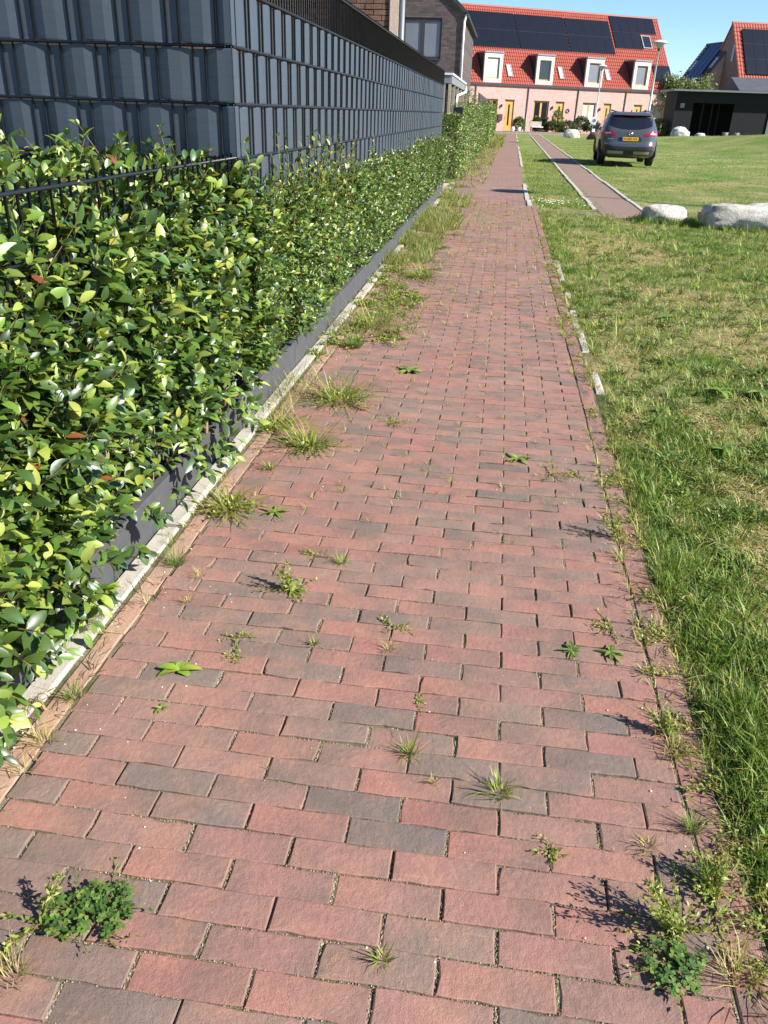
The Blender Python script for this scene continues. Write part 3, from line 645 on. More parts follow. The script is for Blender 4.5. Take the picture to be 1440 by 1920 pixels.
# ------------------------------------------------------------ lawn grass
GCOL = [lin(92, 117, 46), lin(111, 134, 58), lin(131, 149, 72), lin(76, 102, 42), lin(152, 160, 90)]
DRY = [lin(178, 160, 106), lin(160, 140, 88), lin(196, 180, 130), lin(146, 138, 78)]
def right_x(Y): return 0.42*Y*0.74+0.42
def grass_patch(n, y0, y1, xl, xr, hmul=1.0, wmul=1.0, power=1.0, edge=False):
    Y = y0+(y1-y0)*rng.random(n)**power; X = xl(Y)+(xr(Y)-xl(Y))*rng.random(n)
    cl = vnoise(X, Y, 0.16, 41); big = vnoise(X, Y, 0.75, 42); big2 = vnoise(X+5, Y, 0.24, 44)
    dryf = np.clip((big-0.42)*1.8+(big2-0.5)*1.7+np.where((Y > 2.7) & (Y < 8.8), 0.44, 0.06)-np.where((X < 0.92) | ((Y > 14.5) & (X < 1.7)), 0.25, 0)-0.15*(X < 0.8), 0.03, 0.92)
    keep = rng.random(n) < (0.12+0.95*cl)*(1-0.6*dryf); X, Y, cl, dryf = X[keep], Y[keep], cl[keep], dryf[keep]; n = len(X)
    isdry = rng.random(n) < dryf*0.75+0.05
    C = np.where(isdry[:, None], pick(DRY, n), pick(GCOL, n, 0.2))
    h = rng.gamma(6, 1/6, n)*(0.022+0.048*cl)*(1-0.45*dryf)*np.where(Y > 2.6, 0.72, 1.0)*hmul; h = np.where(rng.random(n) < 0.012, h*1.9, h)
    w = rng.uniform(0.0016, 0.0038, n)*wmul
    az = rng.uniform(0, 2*np.pi, n)+0.0; lean = rng.uniform(0.1, 0.75, n)+0.2*isdry; bend = rng.uniform(0.0, 0.6, n)
    return blade_geo(np.stack([X, Y, lawn_h(X, Y)-0.004], 1), h, w, az, lean, bend, C, rng.uniform(0, np.pi, n))
geo = [grass_patch(150000, 0.9, 4.2, lambda Y: 0.655+0*Y, lambda Y: right_x(Y)+0.15, 0.95, 1.4, 0.8),
       grass_patch(170000, 4.2, 14.0, lambda Y: 0.70+0*Y, lambda Y: right_x(Y)+0.2, 1.0, 1.6, 0.75),
       # a ragged fringe leaning over the edge pavers
       grass_patch(34000, 0.9, 3.9, lambda Y: 0.592+0.085*vnoise(Y, Y*0, 0.23, 3), lambda Y: 0.78+0*Y, 0.95, 1.2, 0.9), grass_patch(12000, 3.9, 9, lambda Y: 0.632+0.09*vnoise(Y, Y*0, 0.35, 3), lambda Y: 0.80+0*Y, 0.95, 1.3, 1.0), grass_patch(16000, 9, 13.9, lambda Y: 0.622+0.05*vnoise(Y, Y*0, 0.3, 3), lambda Y: 0.80+0*Y, 1.2, 1.6, 1.0),
       grass_patch(7000, 13.7, 14.95, lambda Y: 0.64+0*Y, lambda Y: 1.75+0*Y, 0.7, 2.2, 1.0), grass_patch(9000, 14, 40, lambda Y: 1.62+shift(Y), lambda Y: 1.78+shift(Y), 0.7, 2.6, 1.2), grass_patch(5000, 14, 40, lambda Y: 2.32+shift(Y), lambda Y: 2.6+shift(Y), 0.7, 2.6, 1.2),
       grass_patch(60000, 14.0, 26.0, lambda Y: np.where(Y < 14.9, 2.55, 2.52)+0*Y, lambda Y: right_x(Y)+0.3, 1.0, 2.6, 0.8),
       grass_patch(60000, 14.9, 40.0, lambda Y: 0.56+shift(Y), lambda Y: 1.58+shift(Y), 1.0, 2.8, 1.3),
       grass_patch(50000, 26.0, 60.0, lambda Y: 2.55+shift(Y), lambda Y: right_x(Y)+0.5, 1.15, 5.0, 0.9)]
def thatch(n, y0, y1):
    Y = y0+(y1-y0)*rng.random(n)**0.8; X = 0.72+(right_x(Y)+0.15-0.72)*rng.random(n); k = vnoise(X+5, Y, 0.24, 44)+vnoise(X, Y, 0.75, 42) > 0.95; X, Y = X[k], Y[k]; n = len(X)
    return blade_geo(np.stack([X, Y, lawn_h(X, Y)+rng.uniform(0, 0.015, n)], 1), rng.uniform(0.02, 0.07, n), rng.uniform(0.0018, 0.004, n)*(1+Y*0.06), rng.uniform(0, 6.28, n), np.full(n, 0.88), np.full(n, 0.1), pick(DRY+[lin(206, 190, 146)], n, 0.2), rng.uniform(0, 3.14, n))
geo += [thatch(26000, 1.2, 4.5), thatch(46000, 4.0, 12.0)]
def clumps(nc, y0, y1, per, h, w):
    cy = y0+(y1-y0)*rng.random(nc)**0.8; cx = 0.72+(right_x(cy)+0.1-0.72)*rng.random(nc); k = np.repeat(np.arange(nc), per); n = len(k); sz = rng.uniform(0.5, 1.3, nc)[k]
    az = rng.uniform(0, 6.28, n); rr = 0.03*rng.random(n)*sz; X = cx[k]+np.cos(az)*rr; Y = cy[k]+np.sin(az)*rr; cc = pick(GCOL, nc, 0.2)[k]*rng.uniform(0.8, 1.25, (n, 1)); isd = rng.random(n) < 0.15
    return blade_geo(np.stack([X, Y, lawn_h(X, Y)-0.004], 1), h*sz*rng.uniform(0.6, 1.2, n), w*rng.uniform(0.7, 1.4, n), az+rng.normal(0, 0.5, n), rng.uniform(0.2, 0.8, n), rng.uniform(0.1, 0.6, n), np.where(isd[:, None], pick(DRY, n), cc))
geo += [clumps(420, 1.0, 5.0, 26, 0.085, 0.0045), clumps(760, 4.5, 14.0, 22, 0.10, 0.006)]
n = 2600; k = rng.random(n) < 0.4; a_ = rng.uniform(3.0, 6.5, n); X = np.where(k, 2.55+0.40*np.cos(a_), 4.12+1.12*np.cos(a_))+rng.normal(0, 0.05, n); Y = np.where(k, 13.65+0.28*np.sin(a_), 13.35+0.45*np.sin(a_))+rng.normal(0, 0.05, n)
geo += [blade_geo(np.stack([X, Y, lawn_h(X, Y)-0.004], 1), rng.uniform(0.06, 0.17, n), rng.uniform(0.005, 0.009, n), rng.uniform(0, 6.28, n), rng.uniform(0.1, 0.7, n), rng.uniform(0, 0.5, n), pick(GCOL, n, 0.2))]
V, Fs, C = join_geo(geo); g = np_obj('lawn_grass', V, Fs, C, 'grass', kind='stuff'); tag(g, 'short patchy green and straw coloured lawn grass beside the path', 'grass')

def verge():
    parts = []
    def add(n, y0, y1, x0, x1, h, cols, w=1.0, lean=0.6):
        Y = y0+(y1-y0)*rng.random(n); X = x0+(x1-x0)*rng.random(n)**1.6
        keep = vnoise(X, Y, 0.35, 51) > 0.56; X, Y = X[keep], Y[keep]; m = len(X)
        parts.append(blade_geo(np.stack([X+shift(Y), Y, np.zeros(m)], 1), rng.gamma(5, 0.2, m)*h, rng.uniform(0.0015, 0.0035, m)*w, rng.uniform(0, 2*np.pi, m), rng.uniform(0.1, lean, m), rng.uniform(0, 0.6, m), pick(cols, m, 0.2), rng.uniform(0, np.pi, m)))
    MIX = [lin(138, 140, 74), lin(110, 126, 54), lin(164, 152, 100), lin(92, 114, 46), lin(84, 104, 42), lin(182, 170, 124)]
    add(9000, 6.6, 10.5, -1.12, -0.82, 0.07, MIX, 1.3, 0.9); add(15000, 8.5, 13.0, -1.12, -0.66, 0.09, MIX, 1.6, 0.9); add(14000, 11.5, 18.5, -1.1, -0.52, 0.09, MIX, 2.2, 0.9); add(12000, 19, 40, -1.05, -0.40, 0.08, MIX, 4.0, 0.9); add(6000, 40, 66, -0.95, -0.3, 0.2, MIX, 8.0)
    add(1500, 3.4, 6.8, -1.1, -0.92, 0.10, MIX, 1.0)
    for _ in range(120):
        Y = 4.6+11.5*random.random(); X = -1.08+0.5*random.random()**1.3
        for (v, fs, c) in sprawl(9, random.uniform(0.10, 0.24), WG+[lin(96, 118, 46), lin(84, 106, 42)], 0.024, None, 0.35, 16): parts.append((v+np.array([X, Y, 0.0]), fs, c))
    V, Fs, C = join_geo(parts); o = np_obj('verge_grass', V, Fs, C, 'grass', kind='stuff'); tag(o, 'overgrown dry yellow green grass verge along the left kerb', 'grass')

# ------------------------------------------------------------ weeds in the paving
def ground_px(x, y):
    d = fw*F+cR*(x-720)-cU*(y-960); t = -CAMH/d[2]; return d[0]*t, d[1]*t
WG = [lin(140, 150, 66), lin(120, 136, 54), lin(160, 160, 84), lin(104, 124, 44)]; WD = [lin(170, 152, 98), lin(150, 134, 84), lin(186, 170, 122)]
def tuft(n, r, h, cols, w=0.0022, lean=0.8, lo=0.15):
    az = rng.uniform(0, 2*np.pi, n); rr = r*np.sqrt(rng.random(n))*0.45
    P = np.stack([np.cos(az)*rr, np.sin(az)*rr, np.zeros(n)], 1); a2 = az+rng.normal(0, 0.6, n)
    return blade_geo(P, rng.gamma(7, 1/7, n)*h, rng.uniform(0.6, 1.3, n)*w, a2, rng.uniform(lo, lean, n), rng.uniform(0.0, 0.5, n), pick(cols, n, 0.2))
def leaves_flat(n, r, ln, wd, cols, up=0.35, ring=0.0):
    az = np.linspace(0, 2*np.pi, n, endpoint=False)+rng.uniform(-0.35, 0.35, n); u = rng.uniform(0.1, up, n)
    D = unit(np.stack([np.cos(az), np.sin(az), u], 1)); P = np.stack([np.cos(az)*ring, np.sin(az)*ring, np.full(n, 0.004)], 1)
    return leaf_geo(P, D, np.tile([[0, 0, 1.0]], (n, 1))+rng.normal(0, 0.15, (n, 3)), ln*rng.uniform(0.7, 1.2, n), wd*rng.uniform(0.8, 1.2, n), pick(cols, n, 0.2), 0.3, 0.35)
def clover(n, r, squash=1.0):
    az = rng.uniform(0, 2*np.pi, n); rr = r*np.sqrt(rng.random(n)); P = np.stack([np.cos(az)*rr, np.sin(az)*rr*squash, rng.uniform(0.005, 0.022, n)], 1); lob = 0.55+0.75*vnoise(az*1.1+3, az*0+r*50, 0.7, int(r*1000)); P[:, :2] *= lob[:, None]; parts = []
    c = pick([lin(72, 100, 44), lin(88, 114, 52), lin(60, 86, 40), lin(108, 128, 64)], n, 0.2); a0 = rng.uniform(0, 6.28, n)
    for k in range(3):
        a = a0+k*2.094; D = unit(np.stack([np.cos(a), np.sin(a), rng.uniform(-0.1, 0.35, n)], 1))
        parts.append(leaf_geo(P, D, np.tile([[0.2, 0, 1.0]], (n, 1)), np.full(n, 0.0095), np.full(n, 0.0085), c, 0.15, 0.1, (np.array([0, 0.6, 1.0]), np.array([0.2, 1.0, 0.55]))))
    B = P.copy(); B[:, :2] *= 0.6; B[:, 2] = 0; parts.append(stems_geo(B, P, np.full(n, 0.0007), np.tile(lin(130, 130, 70), (n, 1)))); return parts
def sprawl(nst, ln, cols, leaf=0.010, bias=None, rise=0.3, dens=14):
    parts = []; A, Bv = [], []; LP, LD = [], []
    for k in range(nst):
        az = random.uniform(0, 6.28) if bias is None else random.gauss(bias, 0.7); l = ln*random.uniform(0.5, 1.1); p = np.zeros(3); u = random.uniform(0.03, rise)
        for s in range(6):
            q = p+np.array([math.cos(az), math.sin(az), u])*l/6; A.append(p); Bv.append(q); p = q; az += random.gauss(0, 0.25); u *= 0.75
            for _ in range(max(1, dens//6)): LP.append(q+rng.normal(0, 0.003, 3)); LD.append(unit(np.array([math.cos(az), math.sin(az), 0.4])+rng.normal(0, 0.7, 3)))
    A, Bv, LP, LD = map(np.array, (A, Bv, LP, LD)); A[:, 2] = np.maximum(A[:, 2], 0.003); LP[:, 2] = np.maximum(LP[:, 2], 0.004); LD[:, 2] = np.abs(LD[:, 2])
    n = len(LP); parts.append(stems_geo(A, Bv, np.full(len(A), 0.0011), pick([lin(140, 120, 70), lin(120, 116, 60)], len(A))))
    parts.append(leaf_geo(LP, LD, np.tile([[0, 0, 1.0]], (n, 1))+rng.normal(0, 0.3, (n, 3)), leaf*rng.uniform(0.6, 1.4, n), leaf*0.5*rng.uniform(0.7, 1.2, n), pick(cols, n, 0.25), 0.2, 0.2, SIMPLE)); return parts
def stalk(h, az, tilt, cols):
    D = np.array([math.cos(az)*tilt, math.sin(az)*tilt, 1.0]); D /= np.linalg.norm(D); n = 46; t = rng.uniform(0.15, 1.0, n); P = D*(h*t)[:, None]+rng.normal(0, 0.004, (n, 3))
    LD = unit(D*0.7+rng.normal(0, 0.6, (n, 3))); parts = [stems_geo(np.zeros((1, 3)), (D*h)[None], np.array([0.0016]), pick([lin(130, 124, 66)], 1))]
    parts.append(leaf_geo(P, LD, rng.normal(0, 1, (n, 3)), 0.022*(1.1-t*0.75), np.full(n, 0.005), pick(cols, n, 0.2), 0.2, 0.2, SIMPLE)); return parts
def weed(kind, x, y, label, name='grass_tuft', cat='weed', s=1.0, **kw):
    X, Yw = ground_px(x, y)
    if kind == 'grass': parts = [tuft(int(70*min(s, 2.2)), 0.045*s, 0.050*s, WG+[lin(90, 112, 44)]), tuft(int(28*min(s, 2.0)), 0.05*s, 0.035*s, WD)]
    elif kind == 'green': parts = [tuft(int(120*min(s, 2)), 0.05*s, 0.055*s, [lin(96, 122, 50), lin(112, 132, 54), lin(84, 110, 44)], 0.0015, 0.6)]
    elif kind == 'dry': parts = [tuft(int(70*min(s, 2)), 0.05*s, 0.04*s, WD+[lin(140, 132, 72)], 0.0018)]
    elif kind == 'clump': parts = [tuft(int(130*min(s, 2)), 0.15*s, 0.14*s, WG+[lin(96, 118, 46)], 0.0045, 0.95, 0.5), tuft(70, 0.16*s, 0.10*s, WD, 0.003, 0.97, 0.5)]+sprawl(12, 0.16*s, WG+[lin(96, 118, 46)], 0.02, None, 0.5, 18)
    elif kind == 'clover': parts = clover(int(140*s*s), 0.082*s, kw.get('squash', 0.7))+sprawl(12, 0.12*s, [lin(84, 110, 50), lin(120, 128, 66)], 0.010)
    elif kind == 'sprawl': parts = sprawl(int(12*s), 0.085*s, WG+[lin(150, 140, 84)], 0.009, kw.get('bias'), kw.get('rise', 0.3))
    elif kind == 'stalks':
        parts = sprawl(int(9*s), 0.09*s, WG, 0.012)
        for k in range(kw.get('n', 4)): parts += stalk(kw.get('h', 0.13)*random.uniform(0.7, 1.1), kw.get('az', 2.8)+random.gauss(0, 0.6), random.uniform(0.3, 1.2), [lin(130, 142, 66), lin(158, 160, 90), lin(108, 126, 54)])
    elif kind == 'rosette':
        e = empty('rosette_weed', (X, Yw, 0)); tag(e, label, cat); nl = kw.get('n', 9); ln = 0.042*s
        for k in range(nl):
            az = 2*math.pi*k/nl+random.gauss(0, 0.4); D = unit(np.array([[math.cos(az), math.sin(az), random.uniform(0.1, 0.7)]]))
            v, fs, c = leaf_geo(np.zeros((1, 3)), D, np.array([[0, 0, 1.0]]), np.array([ln*random.uniform(0.5, 1.25)]), np.array([kw.get('w', 0.015)*s*random.uniform(0.8, 1.2)]), pick(kw.get('cols', [lin(116, 132, 58), lin(138, 148, 74), lin(98, 116, 50)]), 1, 0.2), 0.3, 0.45); np_obj('leaf', v, fs, c, 'weed', e, loc=(0, 0, 0.004))
        return e
    V, Fs, C = join_geo(parts); o = np_obj(name, V, Fs, C, 'weed', loc=(X, Yw, 0.0)); tag(o, label, cat); return o
W_ = [
 ('clover', 170, 1715, 'dark green clover mat at the lower left of the brick path', 'clover_patch', 1.05, {}),
 ('stalks', 72, 1735, 'upright flowering weed stalk left of the lower left clover mat', 'flowering_weed', 0.8, dict(n=2, az=1.4, h=0.11)),
 ('dry', 20, 1835, 'straw coloured dead tuft at the left picture edge near the bottom', 'dry_tuft', 1.1, {}),
 ('clover', 1262, 1815, 'bright green clover cushion beside the lawn at the lower right', 'clover_patch', 0.72, dict(squash=1.0)),
 ('stalks', 1275, 1745, 'sprawling seeded weed throwing a branching shadow above the right clover cushion', 'flowering_weed', 1.5, dict(n=9, az=2.9, h=0.14)),
 ('grass', 935, 1490, 'lone grass tuft in the middle of the path, third nearest the viewer', 'grass_tuft', 0.95, {}),
 ('grass', 718, 1800, 'small grass tuft nearest the bottom edge in the centre of the path', 'grass_tuft', 0.55, {}),
 ('grass', 768, 1412, 'round grass tuft just left above the lone tuft on the path', 'grass_tuft', 0.75, {}),
 ('dry', 812, 1466, 'tiny dry tuft between two grey bricks left of the lone tuft', 'dry_tuft', 0.5, {}),
 ('rosette', 336, 1258, 'yellow green broad leaved rosette on the left of the path', None, 1.25, dict(n=10, w=0.022, cols=[lin(150, 160, 70), lin(128, 150, 60), lin(110, 134, 50)])),
 ('rosette', 303, 1330, 'tiny bright seedling below the broad leaved rosette on the left', None, 0.45, dict(n=8)),
 ('rosette', 1073, 1223, 'left one of two toothed green rosettes near the right path edge', None, 1.05, dict(n=15, w=0.010)),
 ('rosette', 1145, 1226, 'right one of two toothed green rosettes near the right path edge', None, 1.0, dict(n=15, w=0.010)),
 ('sprawl', 1150, 1178, 'pale creeping weed just above the two toothed rosettes', 'creeping_weed', 1.0, dict(bias=3.2)),
 ('stalks', 548, 1112, 'sprawling green weed with long stalks left of the path centre', 'flowering_weed', 1.1, dict(n=5, az=2.6, h=0.13)),
 ('rosette', 552, 1108, 'leafy green base of the sprawling stalked weed left of centre', None, 1.1, dict(n=13, w=0.012)),
 ('sprawl', 738, 1178, 'green creeping weed on the path right of the sprawling stalked weed', 'creeping_weed', 0.75, {}),
 ('dry', 728, 1218, 'dry tuft directly below the green creeping weed in mid path', 'dry_tuft', 0.7, {}),
 ('sprawl', 590, 1042, 'small flat weed, left of a pair above the sprawling stalked weed', 'creeping_weed', 0.6, {}),
 ('grass', 640, 1056, 'small tuft, right of a pair above the sprawling stalked weed', 'grass_tuft', 0.75, {}),
 ('green', 330, 1058, 'dense round dark green grass tuft beside the left kerb', 'grass_tuft', 1.15, {}),
 ('dry', 375, 1082, 'dry tuft right of the round dark green grass tuft', 'dry_tuft', 0.7, {}),
 ('dry', 352, 1128, 'withered tuft below the round dark green grass tuft', 'dry_tuft', 0.6, {}),
 ('sprawl', 440, 1197, 'pale flat weed in a joint above the broad leaved rosette', 'creeping_weed', 0.7, {}),
 ('sprawl', 440, 1234, 'dark little weed in a joint right of the broad leaved rosette', 'creeping_weed', 0.5, {}),
 ('grass', 590, 1208, 'tiny tuft in a joint in the left half of the path, below the stalked weed', 'grass_tuft', 0.45, {}),
 ('sprawl', 780, 1322, 'narrow weed growing along one head joint in mid path', 'creeping_weed', 0.45, {}),
 ('green', 190, 1150, 'long haired grass clump growing from the left kerb under the hedge', 'grass_clump', 1.5, {}),
 ('dry', 150, 1180, 'mass of dead straw below the kerb grass clump under the hedge', 'dry_tuft', 1.5, {}),
 ('grass', 140, 1308, 'grass tuft on the ochre edge bricks below a hanging privet twig', 'grass_tuft', 0.85, {}),
 ('dry', 82, 1392, 'dry yellow tuft on the ochre edge bricks at the far left', 'dry_tuft', 1.0, {}),
 ('dry', 40, 1345, 'dead straw in the kerb gap at the left picture edge', 'dry_tuft', 1.0, {}),
 ('sprawl', 1030, 1597, 'small leafy weed in a joint right of the lone grass tuft, nearer the viewer', 'creeping_weed', 0.5, {}),
 ('dry', 1215, 1588, 'yellowed tuft in the joint near the right path edge', 'dry_tuft', 0.75, {}),
 ('green', 1300, 1555, 'fine green tuft in the edge joint beside the lawn at lower right', 'grass_tuft', 0.8, {}),
 ('green', 1330, 1655, 'fine green tuft in the edge joint next to the lower right lawn corner', 'grass_tuft', 0.9, {}),
 ('dry', 1268, 1412, 'pale spiky tuft in a patch of spilled sand by the lawn', 'dry_tuft', 1.0, {}),
 ('rosette', 970, 862, 'flat bright green weed on the right half of the path, mid distance', None, 1.6, dict(n=14, w=0.012)),
 ('sprawl', 1030, 890, 'pale creeping weed right below the flat bright green weed', 'creeping_weed', 1.1, {}),
 ('sprawl', 1085, 893, 'yellow green creeping weed nearest the right edge in mid distance', 'creeping_weed', 0.9, {}),
 ('rosette', 516, 962, 'green rosette with curved leaves near the left path side', None, 1.3, dict(n=12, w=0.010)),
 ('clump', 430, 955, 'mixed grass clump with shadow over the left edge bricks', 'grass_clump', 0.75, {}),
 ('clump', 580, 835, 'large spiky reddish green grass clump on the left of the path', 'grass_clump', 1.0, {}),
 ('clump', 640, 750, 'largest broad bladed grass clump on the left of the path', 'grass_clump', 1.35, {}),
 ('clump', 700, 612, 'bushy grass clump farther off on the left of the path', 'grass_clump', 1.5, {}),
 ('green', 665, 652, 'green tuft just in front of the bushy farther clump', 'grass_clump', 1.8, {}),
 ('clump', 520, 800, 'thin grass clump between the kerb and the spiky clump', 'grass_clump', 0.8, {}),
 ('rosette', 768, 697, 'flat green leafy weed right of the largest clump', None, 1.9, dict(n=14, w=0.014)),
 ('sprawl', 737, 792, 'yellow green creeping weed right of the spiky clump', 'creeping_weed', 1.4, {}),
 ('grass', 505, 880, 'small grass tuft below the spiky clump beside the kerb', 'grass_tuft', 0.9, {}),
 ('stalks', 1345, 1690, 'seeding weed over the edge bricks next to the lawn, above the right clover', 'flowering_weed', 1.2, dict(n=6, az=2.6, h=0.10)),
 ('dry', 1385, 1830, 'straw heap at the lawn edge in the bottom right corner', 'dry_tuft', 1.3, {}),
 ('stalks', 1255, 1385, 'thin stalked weed leaning over the path from the lawn edge, near the spilled sand', 'flowering_weed', 0.8, dict(n=4, az=2.7, h=0.10)),
 ('stalks', 1165, 1010, 'dark stalked weed at the lawn edge in mid distance casting a feathery shadow', 'flowering_weed', 1.0, dict(n=5, az=2.9, h=0.12)),
 ('clump', 790, 520, 'grass clump at the edge of the overgrown verge in the distance', 'grass_clump', 1.2, {}),
]
verge()
for kind, x, y, lab, nm, s, kw in W_: weed(kind, x, y, lab, nm or 'rosette_weed', 'weed', s, **kw)
# countless tiny seedlings in the joints
parts = []
def seedlings(n, y0, y1, s, pw=1.0):
    for _ in range(n):
        Y = y0+(y1-y0)*random.random()**pw; r = int(Y/BR); off = 0.0 if r % 2 == 0 else -BL/2
        if random.random() < 0.6: X = BX0+off+BL*random.randint(-4, 2); Y = (r+random.random())*BR
        else: X = random.uniform(-0.95, 0.52); Y = r*BR
        if not (PX0 < X < PX1): continue
        v, fs, c = tuft(random.randint(7, 16), 0.02*s, random.uniform(0.014, 0.026)*s, WG+WD[:2], 0.002*s, 0.9); parts.append((v+np.array([X, Y, -0.006]), fs, c))
seedlings(110, 0.9, 3.2, 0.55); seedlings(330, 2.6, 6, 1.15); seedlings(850, 5.5, 15.5, 1.9, 0.8)
for _ in range(520):     # along the right edge joint and the kerb foot
    Y = 0.95+12*random.random()**1.4; X = random.choice([0.542, 0.542, 0.625, 0.635, 0.645])+random.gauss(0, 0.007)
    if vnoise(Y, 0.0, 0.33, 91) < 0.38: continue
    v, fs, c = tuft(18, 0.035, random.uniform(0.015, 0.05), WG+WD, 0.0024+0.0002*Y, 0.95); parts.append((v+np.array([X, Y, -0.005]), fs, c))
for _ in range(70):
    Y = 1.0+10*random.random()**1.3; X = random.gauss(0.63, 0.02)
    for (v, fs, c) in sprawl(6, random.uniform(0.05, 0.11), WG+[lin(150, 140, 84)], 0.011, 3.14, 0.4, 12): parts.append((v+np.array([X, Y, 0.0]), fs, c))
for _ in range(150):
    Y = 1.2+10*random.random()**0.9; X = 0.75+(right_x(Y)-0.75)*random.random()
    for (v, fs, c) in sprawl(8, random.uniform(0.05, 0.13), [lin(104, 122, 54), lin(122, 136, 62), lin(84, 104, 44)], 0.022, None, 0.6, 14): parts.append((v+np.array([X, Y, float(lawn_h(X, Y))+0.015]), fs, c))
for _ in range(90):
    Y = 1.1+9*random.random()**1.3; v, fs, c = tuft(16, 0.03, random.uniform(0.02, 0.05), WG+WD+WD, 0.0022, 0.9); parts.append((v+np.array([random.choice([-1.05, -1.055, -0.98])+random.gauss(0, 0.008), Y, -0.005]), fs, c))
V, Fs, C = join_geo(parts); o = np_obj('joint_seedlings', V, Fs, C, 'weed', kind='stuff'); tag(o, 'tiny pale green seedlings in the joints of the brick path', 'weed')
# litter of dead leaves / straw and pebbles on the paving
mb = MB()
for _ in range(150):
    Y = 0.95+5*random.random()**1.6; X = random.choice([random.uniform(-1.05, -0.7), random.uniform(-0.9, 0.5), random.uniform(0.4, 0.62)]); r = random.uniform(0.0012, 0.0032); mb.lathe([(r*0.6, 0), (r, r*0.5), (r*0.5, r)], 5, (X, Y, 0.0))
tag(mb.build('grit', 'pebble'), 'scattered pale grit on the brick path', 'grit', kind='stuff')
n = 1300; Y = 0.9+8*rng.random(n)**1.5; X = np.where(rng.random(n) < 0.42, rng.normal(-1.03, 0.04, n), rng.normal(0.615, 0.04, n)); a = rng.uniform(0, 6.28, n)
V, Fs, C = blade_geo(np.stack([X, Y, np.full(n, 0.004)], 1), rng.uniform(0.02, 0.07, n), rng.uniform(0.0015, 0.004, n), a, np.full(n, 0.9), np.full(n, 0.08), pick([lin(150, 120, 76), lin(110, 72, 44), lin(176, 154, 106), lin(84, 58, 40)], n))
tag(np_obj('dead_straw', V, Fs, C, 'weed', kind='stuff'), 'dead straw and brown leaf litter lying along both path edges', 'litter')
# rosettes in the lawn
for (x, y, s, lab) in [(1250, 597, 2.6, 'dark rosette with upright leaves in the thin lawn, below the boulders'), (1355, 845, 2.2, 'coarse leafy weed in the lawn beside the dry patch'), (1430, 740, 2.4, 'leafy weed at the right picture edge in the dry lawn'), (1235, 770, 1.8, 'pale leafy weed in the lawn near the kerb stones'), (1350, 735, 2.0, 'low leafy weed in the lawn left of the edge weed')]:
    weed('rosette', x, y, lab, s=s, n=13, w=0.014, cols=[lin(96, 124, 50), lin(118, 142, 62)])
n = 190; Y = np.concatenate([rng.normal(15.4, 0.3, 50), rng.uniform(30, 42, 140)]); X = np.concatenate([rng.normal(1.0, 0.22, 50), rng.normal(7.8, 1.3, 140)])
P = np.stack([X, Y, lawn_h(X, Y)+0.07], 1); parts = []
for k in range(3):
    a = rng.uniform(0, 6.28, n); parts.append(leaf_geo(P, np.stack([np.cos(a), np.sin(a), np.full(n, 0.3)], 1), np.tile([[0, -0.4, 1.0]], (n, 1)), np.full(n, 0.022), np.full(n, 0.022), np.tile([[0.8, 0.8, 0.74]], (n, 1)), 0.1, 0.1, SIMPLE))
V, Fs, C = join_geo(parts); tag(np_obj('clover_flowers', V, Fs, C, 'weed', kind='stuff'), 'white clover flowers dotted in the lawn', 'flowers')

# ------------------------------------------------------------ boulders
def boulder(name, loc, size, seed, m, label, rz=0.0, rough=0.16, group=None, boxy=0.35):
    import bmesh
    bm = bmesh.new(); bmesh.ops.create_icosphere(bm, subdivisions=4, radius=1.0); r2 = np.random.default_rng(seed); planes = [(unit(r2.normal(0, 1, 3)*np.array([1, 1, 0.7])), r2.uniform(0.6, 0.86)*(1+0.62*boxy)) for _ in range(17)]
    for v in bm.verts:
        p = np.array(v.co); p = p*(1-boxy)+boxy*0.80*p/np.max(np.abs(p))
        for nrm, d in planes:
            k = p@nrm
            if k > d: p = p-nrm*(k-d)*0.97
        k = 1+rough*(vnoise(p[0]*3+9, p[1]*3+p[2]*4+5, 1.0, seed)-0.5)+rough*0.5*(vnoise(p[0]*9+3, p[1]*9+p[2]*8, 1.0, seed+1)-0.5); p = p*k
        v.co = (p[0]*size[0], p[1]*size[1], p[2]*size[2]); v.co = (v.co.x, v.co.y, v.co.z)
    me = bpy.data.meshes.new(name); bm.to_mesh(me); bm.free(); setmat(me, m); me.polygons.foreach_set('use_smooth', [True]*len(me.polygons))
    o = bpy.data.objects.new(name, me); o.location = loc; o.rotation_euler = (0, 0, rz); link(o); tag(o, label, 'boulder', group); return o
boulder('boulder', (2.55, 13.65, 0.0), (0.42, 0.30, 0.27), 5, 'boulder', 'pale rounded boulder, the smaller of the two on the near lawn', 0.2, group='boulders on the lawn')
boulder('boulder', (4.12, 13.35, 0.02), (1.30, 0.50, 0.36), 47, 'boulder', 'long flat topped pale boulder at the right picture edge', -0.03, 0.3, boxy=0.88, group='boulders on the lawn')
boulder('boulder', (5.05, 70.0, 0.15), (0.7, 0.5, 0.45), 12, 'boulder', 'pale boulder on the far lawn edge before the houses', group='boulders on the lawn')
boulder('boulder', (6.2, 61.5, 0.15), (0.75, 0.5, 0.5), 13, 'boulder_dark', 'dark brown boulder left of the parked car', group='boulders on the lawn')
boulder('boulder', (12.4, 66, 0.45), (0.7, 0.5, 0.62), 14, 'boulder', 'round white boulder right of the parked car', group='boulders on the lawn')
boulder('boulder', (14.0, 67, 0.42), (0.42, 0.35, 0.26), 15, 'boulder', 'low pale boulder in front of the black carport', group='boulders on the lawn')

